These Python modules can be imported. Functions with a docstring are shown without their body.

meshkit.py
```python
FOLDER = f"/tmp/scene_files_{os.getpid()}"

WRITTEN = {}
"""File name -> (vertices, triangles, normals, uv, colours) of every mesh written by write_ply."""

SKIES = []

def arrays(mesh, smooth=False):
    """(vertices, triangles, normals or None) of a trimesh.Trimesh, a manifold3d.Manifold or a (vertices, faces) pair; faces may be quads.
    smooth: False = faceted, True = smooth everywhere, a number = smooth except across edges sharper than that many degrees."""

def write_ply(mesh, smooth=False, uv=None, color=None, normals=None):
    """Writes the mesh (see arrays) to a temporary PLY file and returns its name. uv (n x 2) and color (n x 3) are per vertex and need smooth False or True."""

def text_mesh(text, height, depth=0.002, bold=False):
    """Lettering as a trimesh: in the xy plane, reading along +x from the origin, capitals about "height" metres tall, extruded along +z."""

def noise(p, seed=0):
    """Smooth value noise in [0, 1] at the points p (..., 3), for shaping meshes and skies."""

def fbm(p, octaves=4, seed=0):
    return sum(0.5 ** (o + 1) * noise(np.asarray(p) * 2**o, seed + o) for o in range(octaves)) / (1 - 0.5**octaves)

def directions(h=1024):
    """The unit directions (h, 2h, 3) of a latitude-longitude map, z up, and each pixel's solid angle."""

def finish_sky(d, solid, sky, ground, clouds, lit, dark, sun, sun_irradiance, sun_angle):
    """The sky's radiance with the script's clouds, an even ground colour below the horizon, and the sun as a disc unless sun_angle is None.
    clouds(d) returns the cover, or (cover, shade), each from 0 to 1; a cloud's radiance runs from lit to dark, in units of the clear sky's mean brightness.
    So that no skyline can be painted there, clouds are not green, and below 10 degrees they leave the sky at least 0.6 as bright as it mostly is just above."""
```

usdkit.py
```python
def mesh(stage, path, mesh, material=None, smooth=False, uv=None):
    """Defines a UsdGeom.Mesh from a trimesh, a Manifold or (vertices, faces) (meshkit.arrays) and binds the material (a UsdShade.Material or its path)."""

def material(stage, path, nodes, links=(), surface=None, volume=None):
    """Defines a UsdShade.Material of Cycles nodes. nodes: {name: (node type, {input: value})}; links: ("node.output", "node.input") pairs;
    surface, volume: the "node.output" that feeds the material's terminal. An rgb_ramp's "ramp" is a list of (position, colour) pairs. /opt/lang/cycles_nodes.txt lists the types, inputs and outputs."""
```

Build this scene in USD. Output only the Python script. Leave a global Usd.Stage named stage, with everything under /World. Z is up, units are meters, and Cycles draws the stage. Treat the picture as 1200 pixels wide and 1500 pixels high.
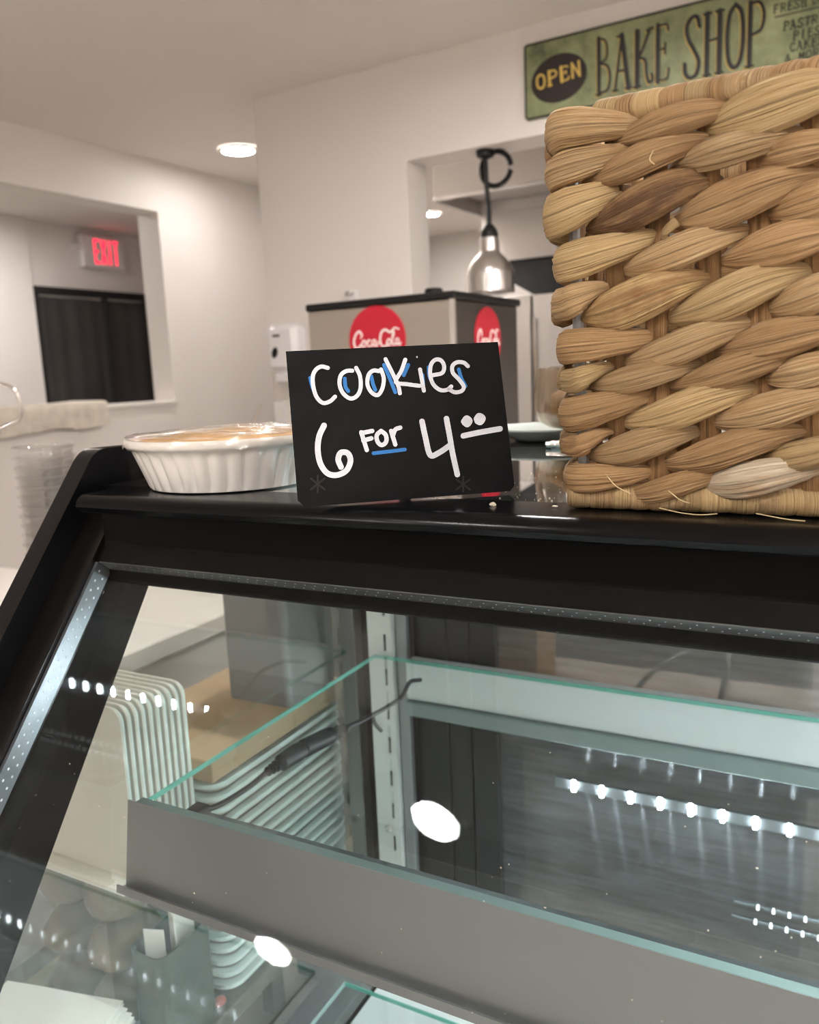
import math, random, numpy as np, trimesh, usdkit, meshkit
from pxr import Usd, UsdGeom, UsdLux, UsdShade, Gf, Sdf
from shapely.geometry import Polygon, LineString, Point, box as sbox
from shapely.ops import unary_union
from shapely import affinity
stage = Usd.Stage.CreateInMemory()
UsdGeom.SetStageUpAxis(stage, 'Z'); UsdGeom.SetStageMetersPerUnit(stage, 1.0)
UsdGeom.Xform.Define(stage, '/World'); stage.SetDefaultPrim(stage.GetPrimAtPath('/World'))
UsdGeom.Scope.Define(stage, '/World/Looks')
RNG = random.Random(7)
# ------------------------------------------------------------------ camera, exposure
# x runs along the display case to the right, y away from the customer, z up; the camera stands at the origin of x and y
EYE = np.array([0, 0, 1.376])
RT, UP, FW = np.array([.8825, .4683, -.0427]), np.array([-.0420, .1692, .9847]), np.array([-.4684, .8672, -.1690])
RT = np.cross(FW, UP); RT /= np.linalg.norm(RT); UP = np.cross(RT, FW); UP /= np.linalg.norm(UP); FW /= np.linalg.norm(FW)
cam = UsdGeom.Camera.Define(stage, '/World/Camera')
m4 = np.eye(4); m4[0, :3], m4[1, :3], m4[2, :3], m4[3, :3] = RT, UP, -FW, EYE
cam.AddTransformOp().Set(Gf.Matrix4d(m4.tolist()))
cam.CreateFocalLengthAttr(24.0); cam.CreateHorizontalApertureAttr(24.0 * 1200 / 1191.); cam.CreateVerticalApertureAttr(24.0 * 1500 / 1191.)
cam.CreateFStopAttr(6.3); cam.CreateFocusDistanceAttr(.64); cam.CreateExposureAttr(1.65); cam.CreateClippingRangeAttr((.02, 100))
ROOM_LIGHT = 100.0      # radiance of the ceiling downlights' lenses
LED_LIGHT = 235.0       # radiance of the LED chips in the case
# a very dim night sky outside the closed rooms
dome = UsdLux.DomeLight.Define(stage, '/World/Sky'); dome.CreateIntensityAttr(.02); dome.CreateColorAttr(Gf.Vec3f(.8, .85, 1))

# ------------------------------------------------------------------ frame of the building (turned 2 degrees from the case)
WA = math.radians(-1.977); WX = np.array([math.cos(WA), math.sin(WA), 0]); WY = np.array([-math.sin(WA), math.cos(WA), 0])
PB = np.array([-2.091, 2.735, 0])
WM = np.eye(4); WM[:3, 0], WM[:3, 1], WM[:3, 3] = WX, WY, PB
def W(u, v, z): return PB + WX * u + WY * v + np.array([0, 0, z])

# ------------------------------------------------------------------ materials
MATS = {}
def srgb(r, g, b): return tuple(float(((c / 255 + .055) / 1.055) ** 2.4 if c > 10 else c / 255 / 12.92) for c in (r, g, b))
def mat(name, nodes, links=(), surface='p.BSDF'):
    MATS[name] = usdkit.material(stage, '/World/Looks/' + name, nodes, list(links), surface=surface); return MATS[name]
def plain(name, col, rough=.5, metal=0., bump=0, bscale=200, vary=0, vscale=6, **kw):
    n = {'p': ('principled_bsdf', dict(base_color=col, roughness=rough, metallic=metal, **kw))}; l = []
    if bump or vary: n['tc'] = ('texture_coordinate', {})
    if bump:
        n['bn'] = ('noise_texture', {'scale': bscale, 'detail': 4}); n['bp'] = ('bump', {'strength': bump, 'distance': .001})
        l += [('tc.object', 'bn.vector'), ('bn.fac', 'bp.height'), ('bp.normal', 'p.normal')]
    if vary:
        n['vn'] = ('noise_texture', {'scale': vscale, 'detail': 5}); c = np.array(col)
        n['vr'] = ('rgb_ramp', {'ramp': [(.3, tuple(c * (1 - vary))), (.7, tuple(np.minimum(c * (1 + vary * .6), 1)))]})
        l += [('tc.object', 'vn.vector'), ('vn.fac', 'vr.fac'), ('vr.color', 'p.base_color')]
    return mat(name, n, l)
def pane(name, tint=(1, 1, 1), boost=1., rough=.0, add=0., gcol=(1, 1, 1)):
    return mat(name, {'lw': ('layer_weight', {'blend': .5}), 'pw': ('math', {'math_type': 'power', 'value2': 5.}),
        'ma': ('math', {'math_type': 'multiply_add', 'value2': .96 * boost, 'value3': .04 * boost + add, 'use_clamp': True}),
        't': ('transparent_bsdf', {'color': tint}), 'g': ('glossy_bsdf', {'color': gcol, 'roughness': rough}), 'm': ('mix_closure', {})},
        [('lw.facing', 'pw.value1'), ('pw.value', 'ma.value1'), ('ma.value', 'm.fac'), ('t.BSDF', 'm.closure1'), ('g.BSDF', 'm.closure2')], 'm.closure')
def emit(name, col, k): return mat(name, {'e': ('emission', {'color': col, 'strength': k})}, [], 'e.emission')

plain('wall_paint', srgb(236, 230, 225), .62, bump=.08, bscale=160)
plain('ceiling_paint', srgb(228, 221, 215), .8, bump=.1, bscale=120)
plain('floor_vinyl', srgb(196, 188, 180), .45, vary=.12)  # floor tone kept pale to bounce light up to the ceiling
plain('black_gloss', (.005, .005, .006), .16, bump=.02, bscale=60, specular_ior_level=.3)
plain('lip_black', (.004, .004, .0045), .2, specular_ior_level=.14)
plain('black_fascia', (.0026, .0026, .0026), .42, specular_ior_level=.07)
plain('black_satin', (.012, .012, .013), .38)
plain('black_matte', (.014, .014, .015), .6)
plain('black_plastic', (.006, .006, .0065), .45, bump=.15, bscale=90, specular_ior_level=.3)
plain('steel', (.55, .53, .51), .3, 1., bump=.05, bscale=40)
plain('galvanised', srgb(205, 206, 202), .38, .35)
plain('chrome', (.75, .73, .7), .08, 1.)
plain('aluminium', (.70, .68, .66), .27, 1.)
plain('white_plastic', srgb(236, 232, 232), .3)
plain('white_paper', srgb(233, 228, 220), .75)
plain('white_card', srgb(214, 208, 196), .55)
plain('tray_white', srgb(214, 224, 220), .35)
plain('kraft', srgb(188, 158, 124), .75, vary=.12, vscale=12)
plain('olive_bread', srgb(112, 90, 54), .6, vary=.5, vscale=14)
plain('green_bin', srgb(52, 56, 42), .4, vary=.45, vscale=16)
plain('plank_dark', srgb(92, 84, 70), .5, vary=.45, vscale=9)
plain('plank_light', srgb(132, 120, 92), .5, vary=.35, vscale=9)
plain('red_bits', srgb(176, 84, 66), .5)
plain('coke_red', srgb(186, 18, 44), .3)
plain('logo_white', srgb(240, 225, 222), .4)
plain('machine_side', (.055, .047, .04), .35, .3)
plain('dark_curtain', (.045, .040, .038), .85, vary=.25, vscale=4)
plain('hood_steel', (.50, .47, .44), .38, .45, bump=.1, bscale=20)
plain('ceramic', srgb(236, 232, 226), .12, coat_weight=.5, coat_roughness=.05)
plain('pie_crust', srgb(205, 160, 100), .35, bump=.5, bscale=60, vary=.35, vscale=25)
plain('pastry_gold', srgb(190, 158, 108), .45, vary=.35, vscale=20)
plain('laminate', srgb(222, 214, 205), .4)
plain('plate_teal', srgb(206, 218, 216), .2)
plain('board_black', (.0052, .0052, .006), .6, bump=.1, bscale=300, vary=.4, vscale=40, specular_ior_level=.18)
plain('chalk_white', srgb(226, 229, 236), .6, vary=.08, vscale=120)
plain('chalk_blue', srgb(44, 122, 196), .55)
plain('ghost_brown', (.012, .009, .0065), .7)
plain('crumb', srgb(220, 208, 190), .7)
plain('shelf_edge', srgb(104, 176, 160), .2, transmission_weight=.0)
plain('shelf_edge_pale', srgb(160, 184, 182), .25)
plain('flange_grey', srgb(84, 100, 98), .35)
plain('band_lip_grey', srgb(128, 140, 138), .3)
plain('border_black', (.008, .0075, .007), .025, specular_ior_level=.4)
plain('spacer', (.22, .235, .25), .30, .9)
plain('spacer_dark', (.10, .10, .10), .4, .7)
plain('perforation', (.75, .8, .85), .3, .8)
plain('tub_grey', (.20, .19, .185), .4)
plain('block_grey', (.13, .125, .12), .45)
plain('emblem_green', srgb(40, 110, 84), .6)
plain('towel', srgb(228, 219, 205), .9, bump=.6, bscale=160, vary=.16, vscale=22)
plain('deck_white', srgb(225, 230, 230), .4)
plain('sign_dark', srgb(38, 26, 24), .5)
plain('sign_yellow', srgb(214, 182, 92), .5)
plain('sign_ink', srgb(30, 26, 22), .5)
plain('trim_white', srgb(235, 230, 224), .5)
plain('stain_brown', srgb(120, 70, 40), .7)
plain('straw', srgb(206, 186, 140), .7)
# brushed metal price rail: fine horizontal grain
mat('rail_metal', {'tc': ('texture_coordinate', {}), 'mp': ('mapping', {'scale': (6., 6., 900.)}), 'n': ('noise_texture', {'scale': 1.2, 'detail': 3}),
    'b': ('bump', {'strength': .06, 'distance': .0005}), 'p': ('principled_bsdf', {'base_color': (.285, .29, .30), 'metallic': .8, 'roughness': .45})},
    [('tc.object', 'mp.vector'), ('mp.vector', 'n.vector'), ('n.fac', 'b.height'), ('b.normal', 'p.normal')])
mat('bar_metal', {'tc': ('texture_coordinate', {}), 'n': ('noise_texture', {'scale': 500, 'detail': 3}),
    'b': ('bump', {'strength': .12, 'distance': .0005}), 'p': ('principled_bsdf', {'base_color': (.74, .78, .79), 'metallic': .4, 'roughness': .38})},
    [('tc.object', 'n.vector'), ('n.fac', 'b.height'), ('b.normal', 'p.normal')])
mat('brushed_front', {'tc': ('texture_coordinate', {}), 'mp': ('mapping', {'scale': (4., 4., 500.)}), 'n': ('noise_texture', {'scale': 1.5, 'detail': 3}),
    'b': ('bump', {'strength': .08, 'distance': .0006}), 'p': ('principled_bsdf', {'base_color': (.47, .43, .38), 'metallic': 1., 'roughness': .36})},
    [('tc.object', 'mp.vector'), ('mp.vector', 'n.vector'), ('n.fac', 'b.height'), ('b.normal', 'p.normal')])
# black stile of the case: brushed black metal
mat('stile_black', {'tc': ('texture_coordinate', {}), 'mp': ('mapping', {'scale': (700., 5., 5.)}), 'n': ('noise_texture', {'scale': 1.0, 'detail': 2}),
    'b': ('bump', {'strength': .05, 'distance': .0004}), 'p': ('principled_bsdf', {'base_color': (.006, .005, .0045), 'metallic': .1, 'roughness': .2, 'specular_ior_level': .35})},
    [('tc.object', 'mp.vector'), ('mp.vector', 'n.vector'), ('n.fac', 'b.height'), ('b.normal', 'p.normal')])
# basket strands: streaks run along the fibre (uv u = along, v = around)
def strand_mat(name, dark, mid, light, patch=None, stain=0., pale=0.):
    n = {'uv': ('uvmap', {'attribute': 'st'}), 'm1': ('mapping', {'scale': (10., 85., 1.)}), 'n1': ('noise_texture', {'scale': 1., 'detail': 5, 'roughness': .65}),
         'r1': ('rgb_ramp', {'ramp': [(.36, dark), (.445, mid), (.54, mid), (.63, light)]}),
         'm2': ('mapping', {'scale': (28., 5., 1.)}), 'n2': ('noise_texture', {'scale': 1.1, 'detail': 4, 'roughness': .6}),
         'r2': ('rgb_ramp', {'ramp': [(.50 - stain * .2, (0, 0, 0)), (.72 - stain * .2, (1, 1, 1))]}), 'k': ('math', {'math_type': 'multiply', 'value2': .55 + .4 * stain}),
         'mx': ('mix', {'color2': patch or dark}),
         'oi': ('object_info', {}), 'hs': ('math', {'math_type': 'multiply_add', 'value2': .26, 'value3': .78}), 'h': ('hsv', {'hue': .5, 'saturation': 1., 'fac': 1.}),
         'm3': ('mapping', {'scale': (12., 150., 1.)}), 'n3': ('noise_texture', {'scale': 1., 'detail': 3}), 'b': ('bump', {'strength': .9, 'distance': .0016}),
         'p': ('principled_bsdf', {'roughness': .62, 'specular_ior_level': .3})}
    l = [('uv.UV', 'm1.vector'), ('m1.vector', 'n1.vector'), ('n1.fac', 'r1.fac'), ('uv.UV', 'm2.vector'), ('m2.vector', 'n2.vector'), ('n2.fac', 'r2.fac'), ('r2.color', 'k.value1'),
         ('k.value', 'mx.fac'), ('r1.color', 'mx.color1'), ('oi.random', 'hs.value1'), ('hs.value', 'h.value'), ('mx.color', 'h.color'), ('h.color', 'p.base_color'),
         ('uv.UV', 'm3.vector'), ('m3.vector', 'n3.vector'), ('n3.fac', 'b.height'), ('b.normal', 'p.normal')]
    return mat(name, n, l)
D, Mi, L = srgb(104, 76, 48), srgb(186, 154, 112), srgb(208, 182, 142)
strand_mat('strand_tan', D, Mi, L, srgb(166, 122, 74))
strand_mat('strand_warm', srgb(98, 68, 42), srgb(178, 142, 100), srgb(204, 170, 126), srgb(150, 110, 70))
strand_mat('strand_gold', srgb(116, 88, 54), srgb(192, 162, 116), srgb(212, 188, 144), srgb(180, 146, 96))
strand_mat('strand_stained', srgb(70, 46, 30), srgb(160, 124, 84), srgb(190, 154, 110), srgb(86, 54, 36), stain=.55)
strand_mat('strand_patch', srgb(116, 86, 52), srgb(194, 160, 110), srgb(214, 188, 138), srgb(126, 78, 48), stain=.3)
strand_mat('strand_pale', srgb(150, 128, 98), srgb(206, 190, 164), srgb(226, 214, 194), srgb(176, 132, 84), stain=.2)
strand_mat('stake_brown', srgb(92, 62, 36), srgb(158, 120, 78), srgb(182, 146, 102), srgb(110, 76, 44), stain=.3)
# tin sign: green paint, worn dark at places
mat('tin_green', {'tc': ('texture_coordinate', {}), 'n': ('noise_texture', {'scale': 9, 'detail': 6, 'roughness': .65}),
    'r': ('rgb_ramp', {'ramp': [(.30, srgb(72, 70, 52)), (.42, srgb(122, 128, 92)), (.62, srgb(150, 158, 116)), (.8, srgb(172, 172, 130))]}), 'p': ('principled_bsdf', {'roughness': .45})},
    [('tc.object', 'n.vector'), ('n.fac', 'r.fac'), ('r.color', 'p.base_color')])
pane('glass_front', (.955, .975, .97), .27)
pane('glass_end', (.90, .935, .925), 2.4, add=.02)
pane('glass_shelf_face', (.85, .89, .885), 1.7)
pane('glass_top', (.45, .55, .56), 1.6)
pane('glass_lamp_cover', (.9, .9, .9), 1.)
mat('cup_plastic', {'lw': ('layer_weight', {'blend': .5}), 'pw': ('math', {'math_type': 'power', 'value2': 3.}), 'ma': ('math', {'math_type': 'multiply_add', 'value2': .8, 'value3': .12, 'use_clamp': True}),
    't': ('transparent_bsdf', {'color': (.93, .92, .91)}), 'd': ('translucent_bsdf', {'color': (.55, .52, .50)}), 'd2': ('diffuse_bsdf', {'color': (.32, .30, .285)}), 'md': ('mix_closure', {'fac': .45}), 'm0': ('mix_closure', {'fac': .38}), 'g': ('glossy_bsdf', {'color': (1., 1., 1.), 'roughness': .05}), 'm': ('mix_closure', {})},
    [('lw.facing', 'pw.value1'), ('pw.value', 'ma.value1'), ('ma.value', 'm.fac'), ('d.BSDF', 'md.closure1'), ('d2.BSDF', 'md.closure2'), ('t.BSDF', 'm0.closure1'), ('md.closure', 'm0.closure2'), ('m0.closure', 'm.closure1'), ('g.BSDF', 'm.closure2')], 'm.closure')
pane('wrap_film', (.95, .94, .92), .75, rough=.16, add=.02)
pane('lid_plastic', (.62, .54, .45), 1.2, rough=.2, add=.10, gcol=(.9, .85, .78))
# the rear sliding doors: dark tinted glass with fine horizontal scratches that scatter a little light
mat('door_glass', {'tc': ('texture_coordinate', {}), 'mp': ('mapping', {'scale': (3., 3., 520.)}), 'n': ('noise_texture', {'scale': 1.5, 'detail': 4}), 'b': ('bump', {'strength': .05, 'distance': .0004}),
    'lw': ('layer_weight', {'blend': .5}), 'pw': ('math', {'math_type': 'power', 'value2': 5.}), 'ma': ('math', {'math_type': 'multiply_add', 'value2': .7, 'value3': .07}),
    't': ('transparent_bsdf', {'color': (.20, .19, .18)}), 'g': ('glossy_bsdf', {'color': (.85, .9, .95), 'roughness': .22, 'anisotropy': .85, 'tangent': (1., 0., 0.)}), 'm': ('mix_closure', {}),
    'mp2': ('mapping', {'scale': (5., 5., 60.)}), 'n2': ('noise_texture', {'scale': 2., 'detail': 5}), 'r2': ('rgb_ramp', {'ramp': [(.3, (.03, .03, .03)), (.75, (.13, .13, .13))]}),
    'd': ('diffuse_bsdf', {'color': (.55, .6, .65)}), 'm2': ('mix_closure', {})},
    [('tc.object', 'mp.vector'), ('mp.vector', 'n.vector'), ('n.fac', 'b.height'), ('b.normal', 'g.normal'), ('lw.facing', 'pw.value1'), ('pw.value', 'ma.value1'), ('ma.value', 'm.fac'),
     ('t.BSDF', 'm.closure1'), ('g.BSDF', 'm.closure2'), ('tc.object', 'mp2.vector'), ('mp2.vector', 'n2.vector'), ('n2.fac', 'r2.fac'), ('r2.color', 'm2.fac'), ('m.closure', 'm2.closure1'), ('d.BSDF', 'm2.closure2')], 'm2.closure')
emit('downlight_glow', (1., .955, .92), ROOM_LIGHT)
emit('nook_light_glow', (1., .955, .92), ROOM_LIGHT * .32)
emit('led_glow', (.88, .96, 1.), LED_LIGHT)
emit('led_small_glow', (.9, .97, 1.), LED_LIGHT * .004)
emit('header_led_glow', (.9, .97, 1.), LED_LIGHT * 1.3)
emit('exit_red', (1., .02, .06), .8)

# ------------------------------------------------------------------ scene helpers
USED = {}
ORD = 'first second third fourth fifth sixth seventh eighth ninth tenth eleventh twelfth thirteenth fourteenth fifteenth sixteenth seventeenth eighteenth nineteenth twentieth'.split()
def nth(k): return ORD[k - 1] if k <= 20 else 'twenty-' + ORD[k - 21]
def free(parent, name):
    k = (parent, name); n = USED.get(k, -1) + 1; USED[k] = n
    return name if n == 0 else f'{name}_{n:03d}'
def tag(p, label=None, cat=None, group=None, kind=None):
    for k, v in (('label', label), ('category', cat), ('group', group), ('kind', kind)):
        if v: p.SetCustomDataByKey(k, v)
    return p
def arr(mesh):
    if isinstance(mesh, (list, tuple)) and len(mesh) and isinstance(mesh[0], trimesh.Trimesh): mesh = trimesh.util.concatenate(mesh)
    return mesh
def quad(a, b, c, d): return trimesh.Trimesh(np.array([a, b, c, d], float), [[0, 1, 2], [0, 2, 3]], process=False)
class Thing:
    def __init__(self, name, label, cat, loc=(0, 0, 0), rot=0., group=None, kind=None):
        self.path = '/World/' + free('/World', name); x = UsdGeom.Xform.Define(stage, self.path); self.x = x
        x.AddTranslateOp().Set(Gf.Vec3d(*map(float, loc))); x.AddRotateZOp().Set(float(rot))
        a = math.radians(rot); c, s = math.cos(a), math.sin(a)
        self.M = np.array([[c, -s, 0, loc[0]], [s, c, 0, loc[1]], [0, 0, 1, loc[2]], [0, 0, 0, 1.]]); self.Mi = np.linalg.inv(self.M)
        self.prim = tag(x.GetPrim(), label, cat, group, kind)
    def add(self, name, mesh, material, parent=None, smooth=False, label=None, kind=None, wall=False, local=False, uv=None):
        """mesh in world coordinates (wall: in the building's, local: in the thing's own)"""
        mesh = arr(mesh); v, f = (mesh.vertices, mesh.faces) if isinstance(mesh, trimesh.Trimesh) else mesh
        v = np.asarray(v, float)
        if wall: v = v @ WM[:3, :3].T + WM[:3, 3]
        if not local: v = v @ self.Mi[:3, :3].T + self.Mi[:3, 3]
        base = (parent or self.path); p = base + '/' + free(base, name)
        pr = usdkit.mesh(stage, p, trimesh.Trimesh(v, f, process=False), MATS[material], smooth=smooth, uv=uv)
        tag(pr.GetPrim(), label, None, None, kind); return p
def single(name, mesh, material, label=None, cat=None, group=None, kind=None, smooth=False, wall=False, uv=None):
    mesh = arr(mesh); v = np.asarray(mesh.vertices, float)
    if wall: v = v @ WM[:3, :3].T + WM[:3, 3]
    pr = usdkit.mesh(stage, '/World/' + free('/World', name), trimesh.Trimesh(v, mesh.faces, process=False), MATS[material], smooth=smooth, uv=uv)
    return tag(pr.GetPrim(), label, cat, group, kind)
def copy(t, loc, rot=0., label=None, group=None, name=None, cat=None):
    src = t.prim; was = src.GetCustomData(); nm = name or t.path.split('/')[-1]
    x = UsdGeom.Xform.Define(stage, '/World/' + free('/World', nm)); p = x.GetPrim()
    p.GetReferences().AddInternalReference(src.GetPath()); p.SetInstanceable(True)
    x.ClearXformOpOrder(); x.AddTranslateOp().Set(Gf.Vec3d(*map(float, loc))); x.AddRotateZOp().Set(float(rot))
    tag(p, label or was['label'], cat or was['category'], group or was.get('group')); return p

# ------------------------------------------------------------------ shape helpers
def box(x0, x1, y0, y1, z0, z1, c=0.):
    if c <= 0:
        b = trimesh.creation.box([x1 - x0, y1 - y0, z1 - z0]); b.apply_translation([(x0 + x1) / 2, (y0 + y1) / 2, (z0 + z1) / 2]); return b
    h = np.array([x1 - x0, y1 - y0, z1 - z0]) / 2; pts = []
    for s in np.ndindex(2, 2, 2):
        s = np.array(s) * 2 - 1
        for k in range(3):
            q = h - c; q = q.copy(); q[k] = h[k]; pts.append(s * q)
    m = trimesh.Trimesh(np.array(pts)).convex_hull if False else trimesh.convex.convex_hull(np.array(pts))
    m.apply_translation([(x0 + x1) / 2, (y0 + y1) / 2, (z0 + z1) / 2]); return m
def lathe(prof, n=32, at=(0, 0, 0), close=False):
    prof = np.asarray(prof, float); k = len(prof); a = np.arange(n) / n * 2 * np.pi
    v = np.stack([prof[:, None, 0] * np.cos(a), prof[:, None, 0] * np.sin(a), np.repeat(prof[:, 1:2], n, 1)], -1).reshape(-1, 3) + at
    f = []
    for i in range(k if close else k - 1):
        j = (i + 1) % k; q = np.arange(n); r = (q + 1) % n
        f += [np.stack([i * n + q, i * n + r, j * n + r], 1), np.stack([i * n + q, j * n + r, j * n + q], 1)]
    f = np.vstack(f); m = trimesh.Trimesh(v, f, process=True)
    m.update_faces(m.nondegenerate_faces()); return m
def smooth_path(pts, n=8):
    pts = np.asarray(pts, float)
    if len(pts) < 3: return np.vstack([pts[0] + (pts[-1] - pts[0]) * t for t in np.linspace(0, 1, n)])
    P = np.vstack([2 * pts[0] - pts[1], pts, 2 * pts[-1] - pts[-2]]); out = []
    for i in range(1, len(P) - 2):
        for t in np.linspace(0, 1, n, endpoint=False):
            a, b, c, d = P[i - 1:i + 3]
            out.append(.5 * (2 * b + (c - a) * t + (2 * a - 5 * b + 4 * c - d) * t * t + (3 * b - a - 3 * c + d) * t ** 3))
    return np.vstack(out + [pts[-1]])
def tube(pts, r, n=10, closed=False):
    P = np.asarray(pts, float); k = len(P); r = np.broadcast_to(r, k)
    T = np.gradient(P, axis=0); T /= np.linalg.norm(T, axis=1, keepdims=True) + 1e-12
    u = np.cross(T[0], [0, 0, 1.]); u = u if np.linalg.norm(u) > .1 else np.cross(T[0], [1., 0, 0]); V = []
    for i in range(k):
        u = u - T[i] * (u @ T[i]); u /= np.linalg.norm(u); w = np.cross(T[i], u); a = np.arange(n) / n * 2 * np.pi
        V.append(P[i] + r[i] * (np.cos(a)[:, None] * u + np.sin(a)[:, None] * w))
    V = np.vstack(V); q = np.arange(n); s = (q + 1) % n; F = []
    for i in range(k - 1):
        F += [np.stack([i * n + q, i * n + s, (i + 1) * n + s], 1), np.stack([i * n + q, (i + 1) * n + s, (i + 1) * n + q], 1)]
    V = np.vstack([V, P[0], P[-1]]); F += [np.stack([np.full(n, k * n), s, q], 1), np.stack([np.full(n, k * n + 1), (k - 1) * n + q, (k - 1) * n + s], 1)]
    return trimesh.Trimesh(V, np.vstack(F), process=False)
def extrude(poly, h):
    return trimesh.util.concatenate([trimesh.creation.extrude_polygon(g, h, engine='earcut') for g in getattr(poly, 'geoms', [poly]) if g.area > 0])
def frame3(m, o, ex, ey, ez):
    T = np.eye(4); T[:3, 0], T[:3, 1], T[:3, 2], T[:3, 3] = ex, ey, ez, o; m = m.copy(); m.apply_transform(T); return m
def yz(poly, x0, x1):
    """a polygon in (y, z) extruded from x0 to x1"""
    return frame3(extrude(Polygon(poly) if not hasattr(poly, 'geom_type') else poly, x1 - x0), (x0, 0, 0), (0, 1, 0), (0, 0, 1), (1, 0, 0))
def xz(poly, y0, y1):
    """a polygon in (x, z) extruded from y0 (near) to y1 (far)"""
    return frame3(extrude(poly, y1 - y0), (0, y1, 0), (1, 0, 0), (0, 0, 1), (0, -1, 0))
def stroke(pts, w, n=5):
    p = smooth_path(pts, n) if len(pts) > 2 else np.asarray(pts, float); return LineString(p).buffer(w / 2, quad_segs=5)
def ell(cx, cy, rx, ry, n=48):
    a = np.arange(n) / n * 2 * np.pi; return Polygon(np.stack([cx + rx * np.cos(a), cy + ry * np.sin(a)], 1))

# ================================================================== THE ROOM (u along the back wall, v away, z up)
CZ = 2.45
def st(name, m, mt='wall_paint'): return single(name, m, mt, kind='structure', wall=True)
st('floor', box(-2.9, 4.4, -7.2, 3.7, -.05, 0), 'floor_vinyl')
st('ceiling', box(-2.9, 4.4, -7.2, 3.7, CZ, CZ + .05), 'ceiling_paint')
st('wall_left', [box(-1.094, -.952, -7., -1.25, 0, CZ), box(-1.094, -.952, .37, 1.3, 0, CZ), box(-1.094, -.952, -1.25, .37, 0, 1.286), box(-1.094, -.952, -1.25, .37, 2.208, CZ)])
st('wall_back', [box(0, .676, 0, .146, 0, CZ), box(2.15, 4.25, 0, .146, 0, CZ), box(.676, 2.15, 0, .146, 0, 1.12), box(.676, 2.15, 0, .146, 2.118, CZ)])
st('wall_nook_side', box(.0, .05, .146, 1.3, 0, CZ))
st('wall_nook_end', box(-.952, .05, 1.2, 1.3, 0, CZ))
st('wall_right', box(4.25, 4.35, -7., 3.5, 0, CZ))
st('wall_front', box(-1.1, 4.35, -7.1, -7., 0, CZ))
st('wall_kitchen_back', box(-1.7, 4.35, 3.4, 3.5, 0, CZ))
st('wall_kitchen_left', box(-1.7, -1.6, 1.3, 3.4, 0, CZ))
st('wall_far_room_back', box(-2.75, -2.65, -3., 3.0, 0, CZ))
st('wall_far_room_pier', box(-2.65, -2.605, -3., .835, 0, CZ))
st('wall_far_room_end', [box(-2.75, -1.094, 2.9, 3.0, 0, CZ), box(-2.75, -1.094, -3.1, -3., 0, CZ)])
st('trim_1', box(-1.10, -.935, -1.25, .385, 1.268, 1.288, .003), 'trim_white')
st('trim_2', box(.676, 2.15, -.012, .158, 1.105, 1.122, .003), 'trim_white')
st('trim_3', box(.05, .068, .15, 1.2, 1.05, 1.09, .003), 'trim_white')
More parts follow.
